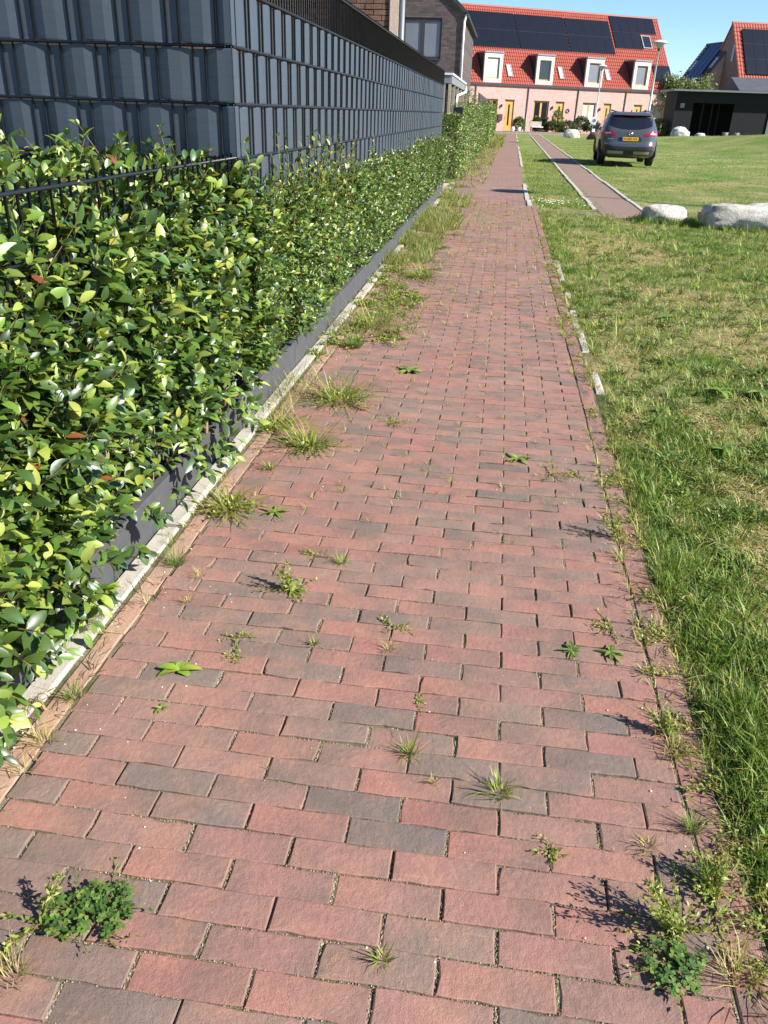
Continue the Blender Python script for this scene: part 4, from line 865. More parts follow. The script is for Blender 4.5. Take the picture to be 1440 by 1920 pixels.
# ------------------------------------------------------------ parked car
def car():
    t = empty('parked_car', (4.06, 29.15+2.19, 0.02), R_(-2.6)); tag(t, 'grey compact SUV parked on the lawn, seen from behind', 'car')
    # outline by height: rear y, front y, half width
    ZS = [0.26, 0.34, 0.50, 0.62, 0.74, 0.88, 1.00, 1.06, 1.14, 1.30, 1.46, 1.545, 1.585, 1.60]
    RE = [-2.02, -2.13, -2.19, -2.19, -2.13, -2.11, -2.08, -2.04, -1.97, -1.82, -1.66, -1.55, -1.38, -1.10]
    FR = [2.05, 2.16, 2.19, 2.17, 2.12, 2.02, 1.80, 1.20, 1.02, 0.70, 0.36, 0.16, 0.00, -0.20]
    HW = [0.80, 0.87, 0.905, 0.905, 0.91, 0.915, 0.905, 0.885, 0.855, 0.79, 0.715, 0.665, 0.60, 0.50]
    NP = 6.5
    def at(z):
        return np.interp(z, ZS, RE), np.interp(z, ZS, FR), np.interp(z, ZS, HW)
    def rear(x, z, off=0.0):
        re, fr, hw = at(z); c = (re+fr)/2; l = (fr-re)/2; q = min(abs(x)/hw, 0.9999); return (x, c-l*(1-q**NP)**(1/NP)-off, z)
    def sidep(y, z, sg, off=0.0):
        re, fr, hw = at(z); c = (re+fr)/2; l = (fr-re)/2; q = min(abs(y-c)/l, 0.9999); return (sg*(hw*(1-q**NP)**(1/NP)+off), y, z)
    mb = MB(); K = 56
    zz = sorted(set(ZS+list(np.linspace(0.26, 1.6, 22))))
    for z in zz:
        re, fr, hw = at(z); c = (re+fr)/2; l = (fr-re)/2
        for k in range(K):
            a = 2*math.pi*k/K; ca, sa = math.cos(a), math.sin(a); mb.v.append((hw*math.copysign(abs(ca)**(2/NP), ca), c+l*math.copysign(abs(sa)**(2/NP), sa), z))
    for i in range(len(zz)-1):
        for k in range(K): mb.f.append((i*K+k, i*K+(k+1) % K, (i+1)*K+(k+1) % K, (i+1)*K+k))
    mb.f.append(tuple(range(K))[::-1]); mb.f.append(tuple((len(zz)-1)*K+k for k in range(K)))
    mb.build('body', 'paint', t, True)
    def rpatch(name, m, x0, x1, zf0, zf1, off=0.006, nu=14, nv=6, parent=t):
        return MB().grid(lambda u, v: (lambda x: rear(x, zf0(x)+(zf1(x)-zf0(x))*v, off))(x0+(x1-x0)*u), nu, nv).build(name, m, parent, True)
    def spatch(name, m, y0, y1, z0f, z1f, sg, off=0.006, nu=12, nv=4):
        return MB().grid(lambda u, v: (lambda yy: sidep(yy, z0f(yy)+(z1f(yy)-z0f(yy))*v, sg, off))(y0+(y1-y0)*u), nu, nv).build(name, m, t, True)
    cst = lambda c: (lambda x: c)
    rw = rpatch('rear_window', 'car_glass', -0.66, 0.66, lambda x: 1.085+0.10*(abs(x)/0.66)**2.5, lambda x: 1.47-0.05*(abs(x)/0.66)**3, 0.008)
    MB().tube([(0.05, rear(0.05, 1.10, 0.02)[1], 1.10), (0.30, rear(0.3, 1.13, 0.02)[1], 1.125)], 0.008, 5).build('wiper', 'car_black', rw)
    sp_ = MB(); sp_.grid(lambda u, v: (-0.62+1.24*u, rear(-0.62+1.24*u, 1.50, 0.0)[1]-0.10*(1-v)-0.01, 1.50+0.045*v), 10, 2); sp_.grid(lambda u, v: (-0.62+1.24*u, rear(-0.62+1.24*u, 1.50, 0.0)[1]-0.11+0.14*v, 1.50-0.012*v), 10, 2); sp_.build('spoiler', 'paint', t, True)
    MB().box(-0.14, 0.14, rear(0, 1.49)[1]-0.115, rear(0, 1.49)[1]-0.10, 1.495, 1.512).build('brake_light', 'red_lamp', t)
    for sg in (-1, 1):
        tl = rpatch('tail_light', 'red_lamp', sg*0.44, sg*0.885, lambda x: 0.915-0.015*(abs(x)-0.44)/0.44, lambda x: 0.965+0.085*min(1, (abs(x)-0.44)/0.25), 0.010, 10, 4)
        rpatch('reversing_lamp', 'clear_lamp', sg*0.62, sg*0.84, lambda x: 0.952, lambda x: 0.99, 0.014, 6, 2, tl)
        spatch('tail_light_wrap', 'red_lamp', -2.0, -1.78, cst(0.925), cst(1.03), sg, 0.008, 4, 3)
        spatch('side_window', 'car_glass', -1.45, 0.62, lambda y: 1.09, lambda y: min(1.46, 1.46-max(0, y-0.05)*0.62, 1.46-max(0, -0.85-y)*0.45), sg, 0.006)
        spatch('sill_cladding', 'car_black', -1.95, 1.95, cst(0.27), cst(0.42), sg, 0.008)
        MB().tube([sidep(-1.35, 1.58, sg, -0.03), (sg*0.63, -1.25, 1.635), (sg*0.63, 0.0, 1.64), sidep(0.10, 1.575, sg, -0.02)], 0.016, 6).build('roof_rail', 'alu', t, True)
        for wy in (-1.33, 1.33):
            ar = MB(); ar.tube([(sg*0.905, wy+0.40*math.cos(a), 0.36+0.40*math.sin(a)) for a in np.linspace(-0.15, math.pi+0.15, 14)], 0.02, 6, False); ar.build('wheel_arch', 'car_black', t, True)
            MB().prism([(wy+0.39*math.cos(a), 0.36+0.39*math.sin(a)) for a in np.linspace(-0.25, math.pi+0.25, 16)], 'x', sg*0.60, sg*0.905).build('wheel_well', 'ink', t)
            we = MB(); prof = [(0.20, -0.11), (0.31, -0.115), (0.342, -0.085), (0.345, 0), (0.342, 0.085), (0.31, 0.115), (0.20, 0.11)]
            nseg = 26
            for r, d in prof:
                for k in range(nseg): a = 2*math.pi*k/nseg; we.v.append((sg*(0.775+d), wy+r*math.cos(a), 0.345+r*math.sin(a)))
            for i in range(len(prof)-1):
                for k in range(nseg): we.f.append((i*nseg+k, i*nseg+(k+1) % nseg, (i+1)*nseg+(k+1) % nseg, (i+1)*nseg+k))
            ty = we.build('wheel', 'tyre', t, True)
            rm = MB(); rm.prism([(wy+0.22*math.cos(a), 0.345+0.22*math.sin(a)) for a in np.linspace(0, 2*math.pi, 20, endpoint=False)], 'x', sg*0.83, sg*0.868)
            for k in range(5):
                a = 2*math.pi*k/5; rm.tube([(sg*0.865, wy, 0.345), (sg*0.868, wy+0.21*math.cos(a), 0.345+0.21*math.sin(a))], 0.03, 5)
            rm.build('rim', 'alu', ty)
        mr = MB(); mr.cbox(-0.10, 0.10, -0.05, 0.06, -0.06, 0.07, 0.03); mr.build('mirror', 'paint', t, loc=(sg*0.99, 0.62, 1.10))
    rpatch('bumper_cladding', 'car_black', -0.895, 0.895, cst(0.34), lambda x: 0.585+0.02*abs(x), 0.012, 20, 5)
    rpatch('bumper_crease', 'chrome', -0.86, 0.86, cst(0.655), cst(0.668), 0.006, 20, 1)
    for sg in (-1, 1):
        rpatch('skid_plate', 'skid', sg*0.16, sg*0.66, cst(0.365), cst(0.455), 0.022, 8, 2); rpatch('reflector', 'red_lamp', sg*0.66, sg*0.86, cst(0.60), cst(0.63), 0.016, 6, 1)
    rc = rpatch('plate_recess', 'car_black', -0.36, 0.36, cst(0.735), lambda x: 0.895-0.05*(abs(x)/0.36)**2, 0.005, 10, 3)
    yb_ = rear(0, 0.80)[1]-0.022
    pl_ = MB().box(-0.26, 0.26, yb_, yb_+0.012, 0.755, 0.865).build('number_plate', 'plate', t); MB().box(-0.258, -0.215, yb_-0.002, yb_+0.004, 0.757, 0.863).build('plate_band', 'plate_blue', pl_)
    def text(s, size, loc, m, parent, name):
        cu = bpy.data.curves.new(name, 'FONT'); cu.body = s; cu.size = size; cu.align_x = 'CENTER'; cu.align_y = 'CENTER'; cu.extrude = 0.0008
        tmp = bpy.data.objects.new('tmp', cu); COL.objects.link(tmp); bpy.context.view_layer.update(); me = bpy.data.meshes.new_from_object(tmp.evaluated_get(bpy.context.evaluated_depsgraph_get())); bpy.data.objects.remove(tmp)
        me.materials.clear(); setmat(me, m); o = bpy.data.objects.new(name, me); o.location = loc; o.rotation_euler = (R_(90), 0, 0); return link(o, parent)
    text('H-502-XX', 0.098, (0.022, yb_-0.003, 0.81), 'ink', pl_, 'plate_text')
    text('QASHQAI', 0.05, (-0.58, rear(-0.58, 0.80)[1]-0.006, 0.80), 'chrome', t, 'model_lettering')
    yl = rear(0, 0.965)[1]-0.012; em = MB(); em.tube([(0.055*math.cos(a), yl, 0.965+0.055*math.sin(a)) for a in np.linspace(0, 2*math.pi, 22)], 0.009, 5, False); em.box(-0.068, 0.068, yl-0.006, yl+0.006, 0.953, 0.977); em.build('emblem', 'chrome', t, True)
    MB().prism([(-1.30, 1.59), (-1.10, 1.59), (-1.25, 1.66)], 'x', -0.012, 0.012).build('antenna_fin', 'car_black', t)
    MB().tube([(0.35, -2.05, 0.24), (0.35, -1.6, 0.26)], 0.03, 8).build('exhaust', 'car_black', t); MB().box(-0.55, 0.55, -1.45, -1.2, 0.22, 0.34).build('rear_axle', 'ink', t)
car()

# ------------------------------------------------------------ street lamps
def lamp(loc, label, hgt=5.0):
    t = empty('street_lamp', loc); tag(t, label, 'street lamp', 'street lamps along the lane')
    MB().tube([(0, 0, -0.1), (0, 0, 1.0), (0, 0, 1.02), (0, 0, hgt-0.35)], [0.075, 0.072, 0.055, 0.042], 14).build('pole', 'galv', t, True)
    h = empty('head', (0, 0, hgt-0.38)); h.parent = t
    o = MB().lathe([(0.045, 0.0), (0.06, 0.03), (0.06, 0.10), (0.09, 0.11)], 20).build('head_collar', 'dark', t, True, loc=(0, 0, hgt-0.40)); bpy.data.objects.remove(h)
    MB().lathe([(0.09, 0.0), (0.20, 0.16), (0.33, 0.27)], 24).build('diffuser', 'lamp_glass', t, True, loc=(0, 0, hgt-0.29))
    MB().lathe([(0.33, 0.0), (0.44, -0.015), (0.43, 0.015), (0.26, 0.085), (0.07, 0.125), (0.02, 0.13)], 28).build('hood', 'galv', t, True, loc=(0, 0, hgt-0.02))
lamp((7.55, 50.0, 0.05), 'taller looking street lamp rising behind the parked car', 5.0)
lamp((7.62, 80.0, 0.0), 'farther street lamp left of the parked car, before the houses', 5.4)
lamp((7.15, 15.85, -0.02), 'street lamp out of view whose shadow lies across the path', 5.0)

# ------------------------------------------------------------ terraced houses
HA = R_(26); H0 = (2.5, 87.5, 0.0)
ZE, ZR, RUN = 4.0, 10.58, 5.0; SL = math.hypot(RUN, ZR-ZE)
def roof_pt(u, s, off=0.0):
    ny, nz = -(ZR-ZE)/SL, RUN/SL; return (u, RUN*s+ny*off, ZE+(ZR-ZE)*s+nz*off)
def roof_mesh(u0, u1, per=0.235, courses=22):
    mb = MB(); nw = max(2, int(round((u1-u0)/per))); nu = nw*5
    for c in range(courses):
        s0, s1 = c/courses, (c+1)/courses
        def fn(u, v): uu = u0+(u1-u0)*u; return roof_pt(uu, s0+(s1-s0)*v-(0.004 if v < 0.5 else 0), 0.055*abs(math.sin(math.pi*u*nw))+(0.045 if v < 0.5 else 0.0))
        mb.grid(fn, nu, 1)
    return mb
def wall_open(x0, x1, z0, z1, holes, y0=0.0, thick=0.16):
    """front wall with real openings: strips around the holes, with reveals"""
    mb = MB(); xsb = sorted({x0, x1}|{h[0] for h in holes}|{h[1] for h in holes}); zsb = sorted({z0, z1}|{h[2] for h in holes}|{h[3] for h in holes})
    for i in range(len(xsb)-1):
        for j in range(len(zsb)-1):
            cx, cz = (xsb[i]+xsb[i+1])/2, (zsb[j]+zsb[j+1])/2
            if any(h[0] < cx < h[1] and h[2] < cz < h[3] for h in holes): continue
            mb.box(xsb[i], xsb[i+1], y0, y0+thick, zsb[j], zsb[j+1])
    return mb
def solar(parent, u0, u1, s0, s1, nc, nr, m='solar', pf0=roof_pt, lift=0.0):
    pf = lambda u, s, o: pf0(u, s, o+lift)
    for r in range(nr):
        for c in range(nc):
            a, b = u0+(u1-u0)*c/nc+0.012, u0+(u1-u0)*(c+1)/nc-0.012; p, q = s0+(s1-s0)*r/nr+0.0015, s0+(s1-s0)*(r+1)/nr-0.0015
            mb = MB(); cs = [pf(a, p, 0.13), pf(b, p, 0.13), pf(b, q, 0.13), pf(a, q, 0.13)]; ds = [pf(a, p, 0.09), pf(b, p, 0.09), pf(b, q, 0.09), pf(a, q, 0.09)]
            bi = len(mb.v); mb.v += cs+ds; mb.f += [(0, 1, 2, 3), (4, 7, 6, 5)]+[(i, i+4, (i+1) % 4+4, (i+1) % 4) for i in range(4)]
            o = mb.build('solar_panel', m, parent)
            fr = MB(); ins = [pf(a+0.001, p, 0.133), pf(b-0.001, p, 0.133), pf(b-0.001, q, 0.133), pf(a+0.001, q, 0.133)]
            for i in range(4): fr.tube([ins[i], ins[(i+1) % 4]], 0.014, 4)
            fr.build('panel_frame', 'solar_frame', o)
def skylight(parent, u0, u1, s0, s1, pf=roof_pt, blind=False):
    mb = MB(); w = 0.09; ds = w/SL
    for (a, b, p, q) in ((u0, u1, s0, s0+ds), (u0, u1, s1-ds, s1), (u0, u0+w, s0+ds, s1-ds), (u1-w, u1, s0+ds, s1-ds)):
        c = [pf(a, p, 0.16), pf(b, p, 0.16), pf(b, q, 0.16), pf(a, q, 0.16)]; d = [pf(a, p, 0.0), pf(b, p, 0.0), pf(b, q, 0.0), pf(a, q, 0.0)]; k = len(mb.v); mb.v += c+d; mb.f += [(k, k+1, k+2, k+3)]+[(k+i, k+i+4, k+(i+1) % 4+4, k+(i+1) % 4) for i in range(4)]
    f = mb.build('skylight', 'zinc', parent); g = MB(); g.poly([pf(u0+w, s0+ds, 0.12), pf(u1-w, s0+ds, 0.12), pf(u1-w, s1-ds, 0.12), pf(u0+w, s1-ds, 0.12)]); g.build('pane', 'blind' if blind else 'glass', f)
def house(u0, u1, label, win, door, dorm, sky_, pvs, end=False, blinds=('glass', 'glass'), dpane='glass'):
    c, s = math.cos(HA), math.sin(HA); t = empty('terraced_house', (H0[0]+c*u0, H0[1]+s*u0, 0), HA); tag(t, label, 'house', 'terraced houses with red roofs'); W = u1-u0
    rel = lambda a: a-u0
    wx0, wx1 = rel(win[0]), rel(win[1]); dx0, dx1 = rel(door[0]), rel(door[1]); TOP = 2.66
    mb = wall_open(0.0, W-0.002, -0.3, 3.86, [(wx0, wx1, 0.05, TOP), (dx0, dx1, 0.05, TOP)])
    mb.box(0.0, W-0.002, 0.162, 10.0, -0.3, 0.0); mb.box(0.0, W-0.002, 9.8, 10.0, 0, 3.9)
    if end: mb.prism([(0.165, -0.29), (9.79, -0.29), (9.79, ZE-0.1), (5.0, ZR-0.15), (0.165, ZE-0.12)], 'x', W-0.25, W-0.004)
    mb.build('wall', 'pink', t)
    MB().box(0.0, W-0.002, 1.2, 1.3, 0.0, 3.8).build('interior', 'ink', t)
    # French window: frame, two leaves, panes
    f = MB(); fy0, fy1 = 0.10, 0.155; mid = (wx0+wx1)/2
    for a, b in ((wx0+0.002, wx0+0.12), (mid-0.10, mid+0.10), (wx1-0.12, wx1-0.002)): f.box(a, b, fy0, fy1, 0.06, TOP-0.004)
    f.box(wx0+0.12, wx1-0.12, fy0+0.002, fy1-0.002, TOP-0.13, TOP-0.006); f.box(wx0+0.12, wx1-0.12, fy0+0.002, fy1-0.002, 0.06, 0.2); wf = f.build('window', 'oak', t)
    for k, (a, b) in enumerate(((wx0+0.12, mid-0.10), (mid+0.10, wx1-0.12))): MB().box(a, b, 0.128, 0.136, 0.2, TOP-0.13).build('pane', blinds[k], wf)
    MB().box(wx0-0.03, wx1+0.03, -0.03, 0.10, TOP+0.002, TOP+0.06).build('lintel', 'dark', t); MB().box(dx0-0.03, dx1+0.03, -0.03, 0.10, TOP+0.002, TOP+0.06).build('lintel', 'dark', t)
    cxd = (dx0+dx1)/2; d = MB(); d.box(dx0+0.004, cxd-0.09, 0.10, 0.15, 0.06, TOP-0.004); d.box(cxd+0.09, dx1-0.004, 0.10, 0.15, 0.06, TOP-0.004); d.box(cxd-0.09, cxd+0.09, 0.10, 0.15, 0.06, 0.5); d.box(cxd-0.09, cxd+0.09, 0.10, 0.15, 2.3, TOP-0.004); do = d.build('door', 'oak', t)
    MB().box(cxd-0.09, cxd+0.09, 0.128, 0.138, 0.5, 2.3).build('pane', 'glass', do); MB().tube([(dx0+0.12, 0.06, 1.0), (dx0+0.12, 0.06, 1.25)], 0.015, 6).build('handle', 'alu', do)
    MB().lathe([(0.05, 0), (0.09, 0.05), (0.07, 0.22), (0.03, 0.26)], 10, ((wx1+dx0)/2 if wx1 < dx0 else (dx1+wx0)/2, -0.10, 2.05)).build('wall_lamp', 'dark', t)
    rm_ = roof_mesh(0.0, W if not end else W+0.45); ro = rm_.build('roof', 'tile', t)
    MB().prism([(5.0-0.02, ZR-0.02), (10.1, ZE-0.05), (10.1, ZE-0.2), (5.0-0.02, ZR-0.25)], 'x', 0.0, W if not end else W+0.45).build('rear_roof', 'tile', ro)
    rg = MB(); k = 0.0
    while k < W+(0.4 if end else -0.05): rg.tube([(k, 5.0, ZR+0.03), (k+0.40, 5.0, ZR+0.045)], [0.12, 0.135], 8); k += 0.4
    rg.build('ridge_tile', 'tile', ro)
    MB().box(0.0, W-0.002 if not end else W+0.4, -0.16, -0.01, 3.84, 4.0).build('gutter', 'dark', t)
    MB().tube([(0.0, -0.06, 0.0), (0.0, -0.06, 3.84)], 0.055, 8).build('downpipe', 'zinc', t, True)
    # dormer
    a, b = rel(dorm[0]), rel(dorm[1]); z0, z1 = 4.05, 6.55
    cheek = MB(); dep = RUN*(z1-ZE)/(ZR-ZE)
    for x in (a, b-0.1): cheek.prism([(0.02, z0), (0.02, z1-0.05), (dep+0.05, z1-0.05)], 'x', x+0.03, x+0.09)
    dm = cheek.build('dormer', 'dark', t); MB().box(a-0.04, b+0.04, -0.10, dep+0.15, z1-0.05, z1+0.06).build('dormer_roof', 'zinc', dm)
    w0, w1, h0, h1 = a+0.30, b-0.30, 4.40, 6.12
    wall_open(a, b, z0, z1-0.052, [(w0, w1, h0, h1)], -0.02, 0.22).build('dormer_front', 'cream', dm)
    fr = MB()
    for (p, q, r_, s_) in ((w0, w0+0.09, h0, h1), (w1-0.09, w1, h0, h1), (w0+0.09, w1-0.09, h0, h0+0.12), (w0+0.09, w1-0.09, h1-0.09, h1)): fr.box(p+0.002, q-0.002, 0.12, 0.17, r_+0.002, s_-0.002)
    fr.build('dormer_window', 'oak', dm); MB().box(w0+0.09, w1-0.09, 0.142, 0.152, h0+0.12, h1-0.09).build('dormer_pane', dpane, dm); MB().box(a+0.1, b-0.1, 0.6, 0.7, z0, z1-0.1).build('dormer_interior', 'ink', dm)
    if sky_: skylight(t, rel(sky_[0]), rel(sky_[1]), sky_[2], sky_[3], blind=len(sky_) < 5)
    for (p0, p1, s0, s1, nc, nr) in pvs: solar(t, rel(p0), rel(p1), s0, s1, nc, nr)
    return t
house(-11.75, -6.3, 'leftmost red roofed terraced house, mostly hidden behind the brown house', (-10.5, -9.2), (-8.6, -7.7), (-11.1, -9.3), (-8.4, -7.9, 0.085, 0.245), [(-11.6, -6.45, 0.46, 0.92, 5, 2)])
house(-6.3, -0.84, 'red roofed terraced house with white dormer window next to the brown house', (-5.06, -3.95), (-3.17, -2.21), (-5.62, -3.77), (-2.93, -2.41, 0.085, 0.245), [(-6.2, -1.0, 0.46, 0.92, 5, 2)], dpane='blind')
house(-0.84, 4.55, 'red roofed terraced house with dark glazed French window and dark dormer pane', (-0.1, 1.5), (2.25, 3.15), (-0.22, 1.6), (2.58, 3.07, 0.088, 0.247), [(-0.93, 4.38, 0.46, 0.917, 5, 2)])
house(4.55, 9.92, 'red roofed terraced house behind the farther lamp, pale blinds in its French window', (5.23, 6.67), (7.58, 8.43), (5.1, 7.0), (7.77, 8.25, 0.10, 0.25), [(4.47, 9.5, 0.463, 0.912, 5, 2)], blinds=('blind', 'blind'), dpane='blind_grey')
h4 = house(9.92, 15.12, 'end terraced house behind the parked car with roof window and stepped solar panels', (12.91, 14.56), (11.03, 11.96), (10.45, 12.3), (12.98, 14.04, 0.57, 0.745, False), [(9.75, 14.85, 0.775, 0.99, 5, 1), (9.75, 12.88, 0.553, 0.772, 3, 1), (13.5, 15.5, 0.12, 0.34, 2, 1)], end=True, dpane='blind_grey')
def on_front(u, d=0.0): return (H0[0]+math.cos(HA)*u+math.sin(HA)*d, H0[1]+math.sin(HA)*u-math.cos(HA)*d)
def shrub(u, d, r, h, n, cols, label, name='garden_shrub', xy=None, ls=0.20, base=0.0):
    x, y = xy if xy else on_front(u, d); t = empty(name, (x, y, base)); tag(t, label, 'shrub')
    a = rng.uniform(0, 6.28, n); ct = rng.uniform(-0.75, 1, n); rr = rng.uniform(0.5, 1.0, n)**0.5; k = np.sqrt(1-ct**2)
    P = np.stack([r*rr*k*np.cos(a), r*rr*k*np.sin(a), h*0.52+h*0.48*rr*ct], 1); lump = 0.8+0.4*vnoise(a*3+5, ct*4+7, 1.0, int(abs(u)*10)+n); P[:, :2] *= lump[:, None]
    D = unit(P*np.array([[1, 1, 0.6]])-np.array([[0, 0, h*0.3]])+rng.normal(0, 0.5, (n, 3))); D[:, 2] += 0.4
    g = leaf_geo(P, unit(D), np.tile([[0.3, -0.3, 1.0]], (n, 1))+rng.normal(0, 0.4, (n, 3)), ls*rng.uniform(0.6, 1.3, n), ls*0.5*rng.uniform(0.7, 1.2, n), pick(cols, n, 0.25), 0.2, 0.2, SIMPLE); np_obj('foliage', *g, 'weed', t, kind='stuff')
    mb = MB()
    for k_ in range(5): q = random.uniform(0, 6.28); mb.tube([(0, 0, -0.05), (r*0.25*math.cos(q), r*0.25*math.sin(q), h*0.35), (r*0.55*math.cos(q), r*0.55*math.sin(q), h*0.75)], [0.02, 0.014, 0.006], 5)
    tag(mb.build('branches', 'bark', t, True), kind='stuff'); return t
DKG = [lin(58, 76, 36), lin(72, 90, 44), lin(48, 64, 32)]; MDG = [lin(92, 108, 48), lin(108, 122, 56), lin(74, 92, 40)]
shrub(-2.35, 1.6, 0.55, 1.25, 900, MDG, 'olive green garden shrub before the first visible front door')
shrub(-0.35, 1.4, 0.5, 1.3, 700, DKG, 'thin dark shrub beside the bench at the house fronts')
shrub(1.15, 2.0, 0.9, 1.0, 1300, DKG, 'low clipped bush before the dark French window')
shrub(2.55, 2.0, 0.9, 1.05, 1300, DKG, 'low clipped bush before the second front door')
shrub(2.0, 1.0, 0.55, 2.0, 600, MDG, 'taller open bush between dark French window and front door')
shrub(4.35, 1.6, 0.75, 1.5, 1200, DKG, 'dark rounded bush at the downpipe between the middle houses')
shrub(5.3, 2.0, 0.9, 1.1, 1200, DKG, 'low dark bush before the French window with blinds')
shrub(13.9, 1.6, 0.9, 1.5, 1100, [lin(150, 128, 92), lin(124, 116, 70), lin(100, 104, 58)], 'brownish ornamental grass bush right of the car', xy=(11.8, 72))
bx_, by_ = on_front(-0.75, 2.2); bn = empty('garden_bench', (bx_, by_, 0.03), HA); tag(bn, 'white garden bench at the house front', 'bench')
MB().box(-0.6, 0.6, -0.2, 0.2, 0.42, 0.48).build('seat', 'white', bn)
MB().box(-0.6, 0.6, 0.2, 0.25, 0.5, 0.9).build('backrest', 'timber', bn)
for sx_ in (-0.5, 0.5):
    for sy_ in (-0.15, 0.18): MB().box(sx_-0.03, sx_+0.03, sy_-0.03, sy_+0.03, 0, 0.42).build('leg', 'dark', bn)
for u, d, lab in ((-3.3, 2.4, 'pale planter at the far left of the house fronts'), (-2.7, 2.5, 'pale planter before the olive green shrub')):
    x_, y_ = on_front(u, d); p_ = empty('planter', (x_, y_, 0.03)); tag(p_, lab, 'planter'); MB().lathe([(0.12, 0), (0.18, 0.4), (0.16, 0.4), (0.14, 0.34)], 14).build('pot', 'white', p_, True); 
    g = leaves_flat(26, 0.1, 0.28, 0.06, MDG, 1.4); np_obj('foliage', g[0]+np.array([0, 0, 0.36]), g[1], g[2], 'weed', p_)
x_, y_ = on_front(-3.65, 0.0); mbx = MB().cbox(-0.22, 0.22, -0.2, -0.02, 0.9, 1.45, 0.03).build('mailbox', 'dark', loc=(x_, y_, 0), rz=HA); tag(mbx, 'dark letterbox on the wall between window and first door', 'letterbox')
x_, y_ = on_front(3.6, 0.0); rg_ = MB().tube([(0.16*math.cos(a), -0.06, 1.95+0.16*math.sin(a)) for a in np.linspace(0, 6.28, 18)], 0.035, 6, False).build('wall_ring', 'dark', loc=(x_, y_, 0), rz=HA); tag(rg_, 'dark round wreath on the wall right of the second door', 'wreath')
sg_ = empty('round_sign', (7.45, 79.5, 0)); tag(sg_, 'small white round sign on a short post at the street', 'sign')
MB().tube([(0, 0, -0.05), (0, 0, 1.0)], 0.04, 8).build('post', 'white', sg_); MB().prism([(0.3*math.cos(a), 1.2+0.3*math.sin(a)) for a in np.linspace(0, 6.28, 20, endpoint=False)], 'y', -0.06, 0.0).build('disc', 'white', sg_); MB().prism([(0.06+0.13*math.cos(a), 1.2+0.13*math.sin(a)) for a in np.linspace(0, 6.28, 16, endpoint=False)], 'y', -0.075, -0.062).build('dark_spot', 'zinc', sg_)

# ------------------------------------------------------------ brown house, shed, nearer brick house on the left
bh = empty('brown_house', (-1.79, 32, 0)); tag(bh, 'dark brown brick house with two grey screened windows behind the fence', 'house')
gab = [(-10.0, 0), (0, 0), (0, 4.45), (-4.7, 8.6), (-10.0, 4.0)]
WX0, WX1, WZ0, WZ1 = -2.04, -0.72, 3.08, 4.30
m_ = wall_open(-10.0, 0.0, -0.2, 4.44, [(WX0, WX1, WZ0, WZ1)], 0.0, 0.2); m_.prism([(-9.99, 4.442), (-0.02, 4.442), (-4.7, 8.6)], 'y', 0.0, 0.2); m_.box(-0.2, -0.002, 0.202, 9.0, -0.2, 4.4); m_.build('wall', 'brown', bh)
MB().prism([(0.12, 4.36), (0.12, 4.5), (-4.7, 8.85), (-4.7, 8.65)], 'y', -0.08, 9.0).build('roof', 'dark', bh)
wf = MB(); mid = (WX0+WX1)/2+0.0
for p, q in ((WX0, WX0+0.06), (mid-0.07, mid+0.07), (WX1-0.06, WX1)): wf.box(p+0.002, q-0.002, 0.03, 0.10, WZ0+0.002, WZ1-0.002)
wf.box(WX0+0.06, WX1-0.06, 0.032, 0.098, WZ0+0.002, WZ0+0.06); wf.box(WX0+0.06, WX1-0.06, 0.032, 0.098, WZ1-0.12, WZ1-0.002); wf.box(WX0-0.03, WX1+0.03, -0.05, 0.03, WZ0-0.04, WZ0-0.002)
wo = wf.build('window', 'dark', bh)
for p, q in ((WX0+0.06, mid-0.07), (mid+0.07, WX1-0.06)): MB().box(p, q, 0.055, 0.065, WZ0+0.06, WZ1-0.12).build('screen', 'blind_grey', wo)
MB().tube([(0.05, -0.05, 2.35), (0.05, -0.05, 4.2), (0.10, -0.05, 4.42)], 0.035, 8).build('downpipe', 'white', bh, True); MB().box(0.0, 0.16, -0.08, 9.0, 4.36, 4.46).build('gutter', 'dark', bh)
sh = empty('garden_shed', (-1.60, 24.0, 0)); tag(sh, 'flat roofed shed with dark boards and pale posts beside the brown house', 'shed')
MB().box(-2.2, 0.06, -0.06, 7.4, 2.10, 2.29).build('roof_fascia', 'zinc', sh); MB().box(-2.25, 0.09, -0.09, 7.45, 2.292, 2.34).build('roof_edge', 'galv', sh)
for k in range(14):
    z0 = 0.02+k*0.148; MB().box(-0.04, -0.02, 0.0, 7.3, z0, z0+0.135).build('board', 'board', sh); MB().box(-2.1, -0.06, 0.0, 0.02, z0, z0+0.135).build('board', 'board', sh)
for yy in (0.0, 1.8, 3.6, 5.4, 7.2): MB().box(-0.02, 0.045, yy-0.05, yy+0.05, 0, 2.098).build('post', 'timber', sh)
MB().box(-0.24, -0.10, -0.05, 0.0, 0, 2.098).build('post', 'timber', sh)
MB().tube([(0.12, 6.6, 2.2), (0.14, 6.5, 2.05), (0.05, 3.0, 1.86), (0.05, 2.9, 1.3)], 0.035, 8).build('downpipe', 'white', sh, True)
nh = empty('near_brick_house', (-1.62, 12.0, 0)); tag(nh, 'reddish brown brick house with pale pilaster seen through the fence top', 'house')
MB().box(-9.0, -0.004, 0.03, 0.38, -0.2, 5.6).build('wall', 'mortar', nh)
bmA = MB().cbox(-0.105, 0.105, -0.02, 0.03, -0.0265, 0.0265, 0.002).mesh('brick', 'redbrown'); bmB = MB().cbox(-0.105, 0.105, -0.02, 0.03, -0.0265, 0.0265, 0.002).mesh('brick', 'redbrown2')
bmC = MB().cbox(-0.05, 0.05, -0.02, 0.03, -0.0265, 0.0265, 0.002).mesh('brick', 'redbrown')
